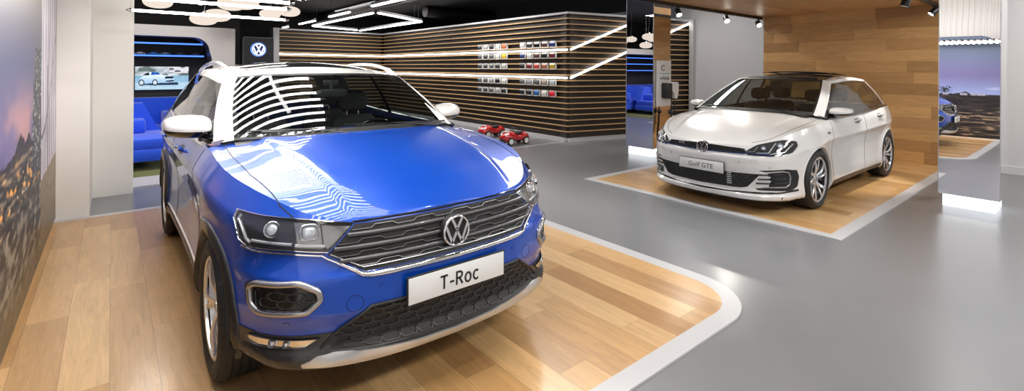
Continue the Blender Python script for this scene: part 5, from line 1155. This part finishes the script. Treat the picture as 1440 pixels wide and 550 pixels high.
toy_car(6.24, 7.50, 'red ride-on toy car nearer to the camera, in front of the slatted wall'); toy_car(6.50, 8.60, 'red ride-on toy car farther back, half hidden behind the blue bonnet')
# --- tubes over the blue car
TUBES = [(.12, 1.80, 6.83), (.0, 1.49, 5.56), (.0, 1.37, 5.00)] + [(-.05, 1.36 + .03 * sin(i * .7), 4.60 - .09 * i) for i in range(38)]
chrome_m = mat('lamp_chrome', (.8, .8, .82), .12, 1.); cord_m = mat('clear_cord', (.22, .22, .22), .3)
def tube_lamp(x0, x1, y, z, label, group, mt=None):
    r = empty('tube_lamp', ((x0 + x1) / 2, y, z), 0, label, 'lamp', group); h = (x1 - x0) / 2
    b = MB(); b.tube([(-h + .05, 0, 0), (h - .05, 0, 0)], .0145, mt or tube_white, 14); b.build('light_tube', parent=r)
    for s in (-1, 1):
        b = MB(); b.lathe([(.001, s * h), (.012, s * h), (.014, s * (h - .02)), (.024, s * (h - .024)), (.024, s * (h - .05)), (.001, s * (h - .05))], chrome_m, 16, 'X'); b.build('end_cap', parent=r, smooth=40)
        b = MB(); b.tube([(s * (h - .04), 0, .02), (s * (h - .05), .012, .3), (s * (h - .035), -.01, .7), (s * (h - .045), 0, 3.3 - z)], .0014, cord_m, 5); b.build('cord', parent=r)
    return r
for i, (x0, x1, y) in enumerate(TUBES):
    lab = ('last white tube lamp hanging farthest back over the blue car, longest of the row', 'white tube lamp second from the back over the blue car', 'white tube lamp third from the back over the blue car')[i] if i < 3 else 'white tube lamp in the close row above the blue car, above the frame'
    tube_lamp(x0, x1, y, 2.12, lab, 'tube lamps over the blue car')
# pendant globes in the lounge
GL = [(.56, 9.5, 2.52, 'at the far left edge'), (1.50, 9.0, 2.52, 'large, third from the right end'), (1.85, 9.9, 2.66, 'high, behind the tube ends'), (1.46, 10.1, 2.42, 'left of the cluster, middle height'), (1.16, 9.35, 2.28, 'lowest of the cluster'), (2.12, 9.2, 2.42, 'small, by the tube lamp ends'), (2.58, 9.75, 2.55, 'rightmost, at the tube lamp ends'), (-.9, 9.3, 2.15, 'seen in the slim mirror column')]
for i, (x, y, z, w) in enumerate(GL):
    r = empty('globe_pendant', (x, y, z), 0, 'cream oval glass pendant over the lounge, ' + w, 'lamp', 'cream glass pendants over the lounge'); s = (.20, .21, .24, .22, .20, .17, .19, .22)[i]
    b = MB(); b.lathe([(.02 if k in (0, 14) else s * cos(-pi / 2 + pi * k / 14) ** .8, s * .50 * sin(-pi / 2 + pi * k / 14)) for k in range(15)], globe_m, 32, 'Z'); b.build('glass_shade', parent=r, smooth=60)
    b = MB(); b.tube([(0, 0, s * .5), (.02, 0, s * .5 + .15), (-.03, .01, s * .5 + .35), (.01, 0, 3.3 - z)], .004, cord_m, 6); b.lathe([(.001, s * .5 + .03), (.03, s * .5 + .02), (.035, s * .48)], chrome_m, 16, 'Z'); b.build('cord', parent=r, smooth=60)
# straight ceiling LED profiles
def led_bar(p, q, z, label, w=.028):
    r = empty('led_bar', (p[0], p[1], z), 0, label, 'lamp', 'linear ceiling lamps'); a, b = Vector((0, 0, 0)), Vector((q[0] - p[0], q[1] - p[1], 0)); t = (b - a).normalized(); s = Vector((-t.y, t.x, 0)) * w
    def sl(nm, z0, z1, k, m): o = MB(); P = [a + s * k, b + s * k, b - s * k, a - s * k]; o.add([(v.x, v.y, z0) for v in P] + [(v.x, v.y, z1) for v in P], [(3, 2, 1, 0), (4, 5, 6, 7), (0, 1, 5, 4), (1, 2, 6, 5), (2, 3, 7, 6), (3, 0, 4, 7)], m); o.build(nm, m, r, smooth=0)
    sl('diffuser', 0, .03, 1, led_white); sl('housing', .03, .085, 1.05, mat('profile_grey', (.25, .25, .26), .4)); 
    for f in (.08, .92): o = MB(); v = a.lerp(b, f); o.tube([(v.x, v.y, .08), (v.x, v.y, 3.3 - z)], .003, black_metal, 6); o.build('wire', parent=r)
LB = [((4.72, 15.3), (4.66, 10.75), 'left side of the open LED frame above the slatted corner'), ((4.75, 10.65), (6.50, 11.80), 'near side of the open LED frame above the slatted corner'), ((6.53, 11.9), (6.56, 16.2), 'right side of the open LED frame above the slatted corner'), ((4.80, 15.45), (6.40, 16.05), 'far side of the open LED frame above the slatted corner'),
      ((4.19, 12.29), (4.18, 10.94), 'short ceiling LED bar just left of the open frame'), ((4.25, 14.99), (4.25, 13.61), 'second short ceiling LED bar left of the open frame'), ((4.23, 16.7), (4.25, 16.2), 'tiny far ceiling LED bar above the slatted wall end'), ((4.12, 9.55), (4.13, 8.10), 'ceiling LED bar nearest the top edge of the picture')]
for p, q, l in LB: led_bar(p, q, 2.75, l)
led_bar((1.02, 8.55), (.60, 6.9), 2.42, 'short diagonal LED bar between the tube lamps at upper left', .02)
led_bar((.95, 4.85), (1.12, 3.95), 3.18, 'ceiling LED bar above the blue car roof, seen mirrored in its windscreen')
# ducts and rails on the black ceiling
dm = mat('dark_duct_metal', (.02, .02, .022), .4, .5)
for (p, q, r_, l) in (((7.0, 12.5, 3.14), (9.5, 12.5, 3.14), .16, 'dark round air duct under the ceiling behind the LED frame'), ((5.4, 7.5, 3.18), (5.4, 17., 3.18), .12, 'dark round air duct running along the ceiling')):
    b = MB(); b.tube([p, q], r_, dm, 20); tag(b.build('air_duct', dm), l, 'air duct', 'ceiling ducts')
# spot rails and heads over the hatchback
b = MB(); b.box((5.0, 4.38, 2.52), (10.15, 4.43, 2.57), black_metal); tag(b.build('spot_rail', smooth=0), 'black spotlight rail along the far edge of the oak soffit', 'rail')
b = MB(); b.box((5.0, 1.66, 2.52), (10.12, 1.71, 2.57), black_metal); tag(b.build('spot_rail', smooth=0), 'black spotlight rail along the near edge of the oak soffit', 'rail')
bulb = emis('spot_bulb', (1., .93, .82), 30.)
def spot(x, y, aim, label, power, size=52):
    z = 2.43; r = empty('spotlight', (x, y, z), 0, label, 'lamp', 'black spotlights over the white car'); d = (Vector(aim) - Vector((x, y, z))).normalized(); M = d.to_track_quat('-Z', 'Y').to_matrix()
    h = MB(); h.lathe([(.001, .07), (.042, .07), (.048, .06), (.052, -.06), (.048, -.065), (.044, -.045), (.001, -.043)], black_metal, 24, 'Z'); h.v = [tuple(M @ Vector(v)) for v in h.v]; h.build('head', parent=r, smooth=40)
    h = MB(); h.lathe([(.001, -.050), (.036, -.050), (.04, -.046)], bulb, 20, 'Z'); h.v = [tuple(M @ Vector(v)) for v in h.v]; h.build('bulb', parent=r)
    h = MB(); h.box((-.015, -.015, .05), (.015, .015, .10), black_metal); h.build('bracket', parent=r, smooth=0)
    l = bpy.data.lights.new('spot_beam', 'SPOT'); l.energy = power; l.spot_size = radians(size); l.spot_blend = .55; l.shadow_soft_size = .04; l.color = (1., .95, .88)
    lo = bpy.data.objects.new('spot_beam', l); COL.objects.link(lo); lo.location = Vector((x, y, z)) + d * .08; lo.rotation_euler = d.to_track_quat('-Z', 'Y').to_euler()
for x, y, aim, l, pw in ((7.11, 4.405, (6.3, 3.2, .6), 'black spotlight beside the slim mirror column', 120), (8.70, 4.405, (7.3, 3.1, .8), 'black spotlight in front of the white wall', 150), (10.0, 4.405, (8.6, 3.0, .9), 'black spotlight at the corner where the oak wall begins', 130),
                  (8.19, 1.685, (7.9, 2.3, .4), 'black spotlight at the top edge above the oak wall', 200), (9.85, 1.685, (9.0, 2.9, .9), 'black spotlight next to the wide mirror column', 160), (6.4, 1.685, (6.2, 2.8, .5), 'black spotlight above the white bonnet, over the frame', 70)): spot(x, y, aim, l, pw)
build_troc(); build_golf()
# ---------------------------------------------------------------- general light: unseen fill lamps added under the ceiling to brighten the hall
def area(name, loc, sx, sy, e, col=(1, .97, .94), rot=(0, 0, 0)):
    l = bpy.data.lights.new(name, 'AREA'); l.shape = 'RECTANGLE'; l.size = sx; l.size_y = sy; l.energy = e; l.color = col
    o = bpy.data.objects.new(name, l); COL.objects.link(o); o.location = loc; o.rotation_euler = rot; return o
area('ceiling_fill_light', (4.9, 3.2, 3.25), .5, 5.0, 150); area('ceiling_fill_light', (5.6, -1.5, 3.25), 3.0, .5, 165); area('ceiling_fill_light', (1.6, -1.4, 3.25), 2.2, .4, 110, (1, .95, .9)); area('ceiling_fill_light', (8.8, 5.35, 3.25), 1.6, .3, 32, (1, .98, .96))
area('ceiling_fill_light', (9.2, -.8, 3.25), .5, 2.4, 90)
area('ceiling_fill_light', (6.0, 9.4, 3.25), 1.2, 3.0, 120); area('ceiling_fill_light', (.4, 8.6, 3.2), 2.0, 1.2, 90, (1, .95, .9)); area('ceiling_fill_light', (5.6, 13.6, 3.25), 2.0, 3.0, 90)
for x, y, aim, e, an in ((1.2, 4.3, (-.15, 6.5, 1.3), 85, 60), (1.9, 4.6, (-.4, 4.4, 1.2), 55, 70), (2.3, .6, (-.2, 3.0, .0), 80, 60), (2.6, 2.0, (1.5, 2.2, .0), 15, 90), (5.9, 9.6, (7.3, 9.6, 2.2), 60, 110), (5.9, 13.2, (7.3, 13.2, 2.2), 60, 110), (5.4, 14.6, (5.4, 16.1, 2.2), 70, 110)):  # added fill beams that brighten walls and platform, without visible fixtures
    l = bpy.data.lights.new('added_fill_beam', 'SPOT'); l.energy = e; l.spot_size = radians(an); l.spot_blend = .8; l.shadow_soft_size = .05; l.color = (1, .95, .88)
    o = bpy.data.objects.new('added_fill_beam', l); COL.objects.link(o); o.location = (x, y, 3.2); o.rotation_euler = (Vector(aim) - Vector((x, y, 3.2))).to_track_quat('-Z', 'Y').to_euler()
w = bpy.data.worlds.new('hall_ambience'); SC.world = w; w.use_nodes = True; w.node_tree.nodes['Background'].inputs[0].default_value = (.05, .05, .055, 1)
c = bpy.data.cameras.new('camera'); co = bpy.data.objects.new('camera', c); COL.objects.link(co); SC.camera = co
c.sensor_width = 36; c.lens = FPX / 1440 * 36; c.shift_y = -(275 - HOR) / 1440; c.clip_start = .05
co.matrix_world = Matrix.Translation((0, 0, CAM_H)) @ Matrix.Rotation(-YAW, 4, 'Z') @ Matrix.Rotation(pi / 2, 4, 'X') @ Matrix.Rotation(ROLL, 4, 'Z')
SC.view_settings.view_transform = 'Standard'; SC.view_settings.look = 'None'; SC.view_settings.gamma = 1; SC.view_settings.exposure = 0.0; SC.view_settings.use_curve_mapping = False
cy = SC.cycles; cy.use_denoising = True; cy.denoiser = 'OPENIMAGEDENOISE'; cy.max_bounces = 10; cy.transparent_max_bounces = 16; cy.glossy_bounces = 6; cy.diffuse_bounces = 4; cy.caustics_reflective = False; cy.caustics_refractive = False; cy.sample_clamp_indirect = 6.0
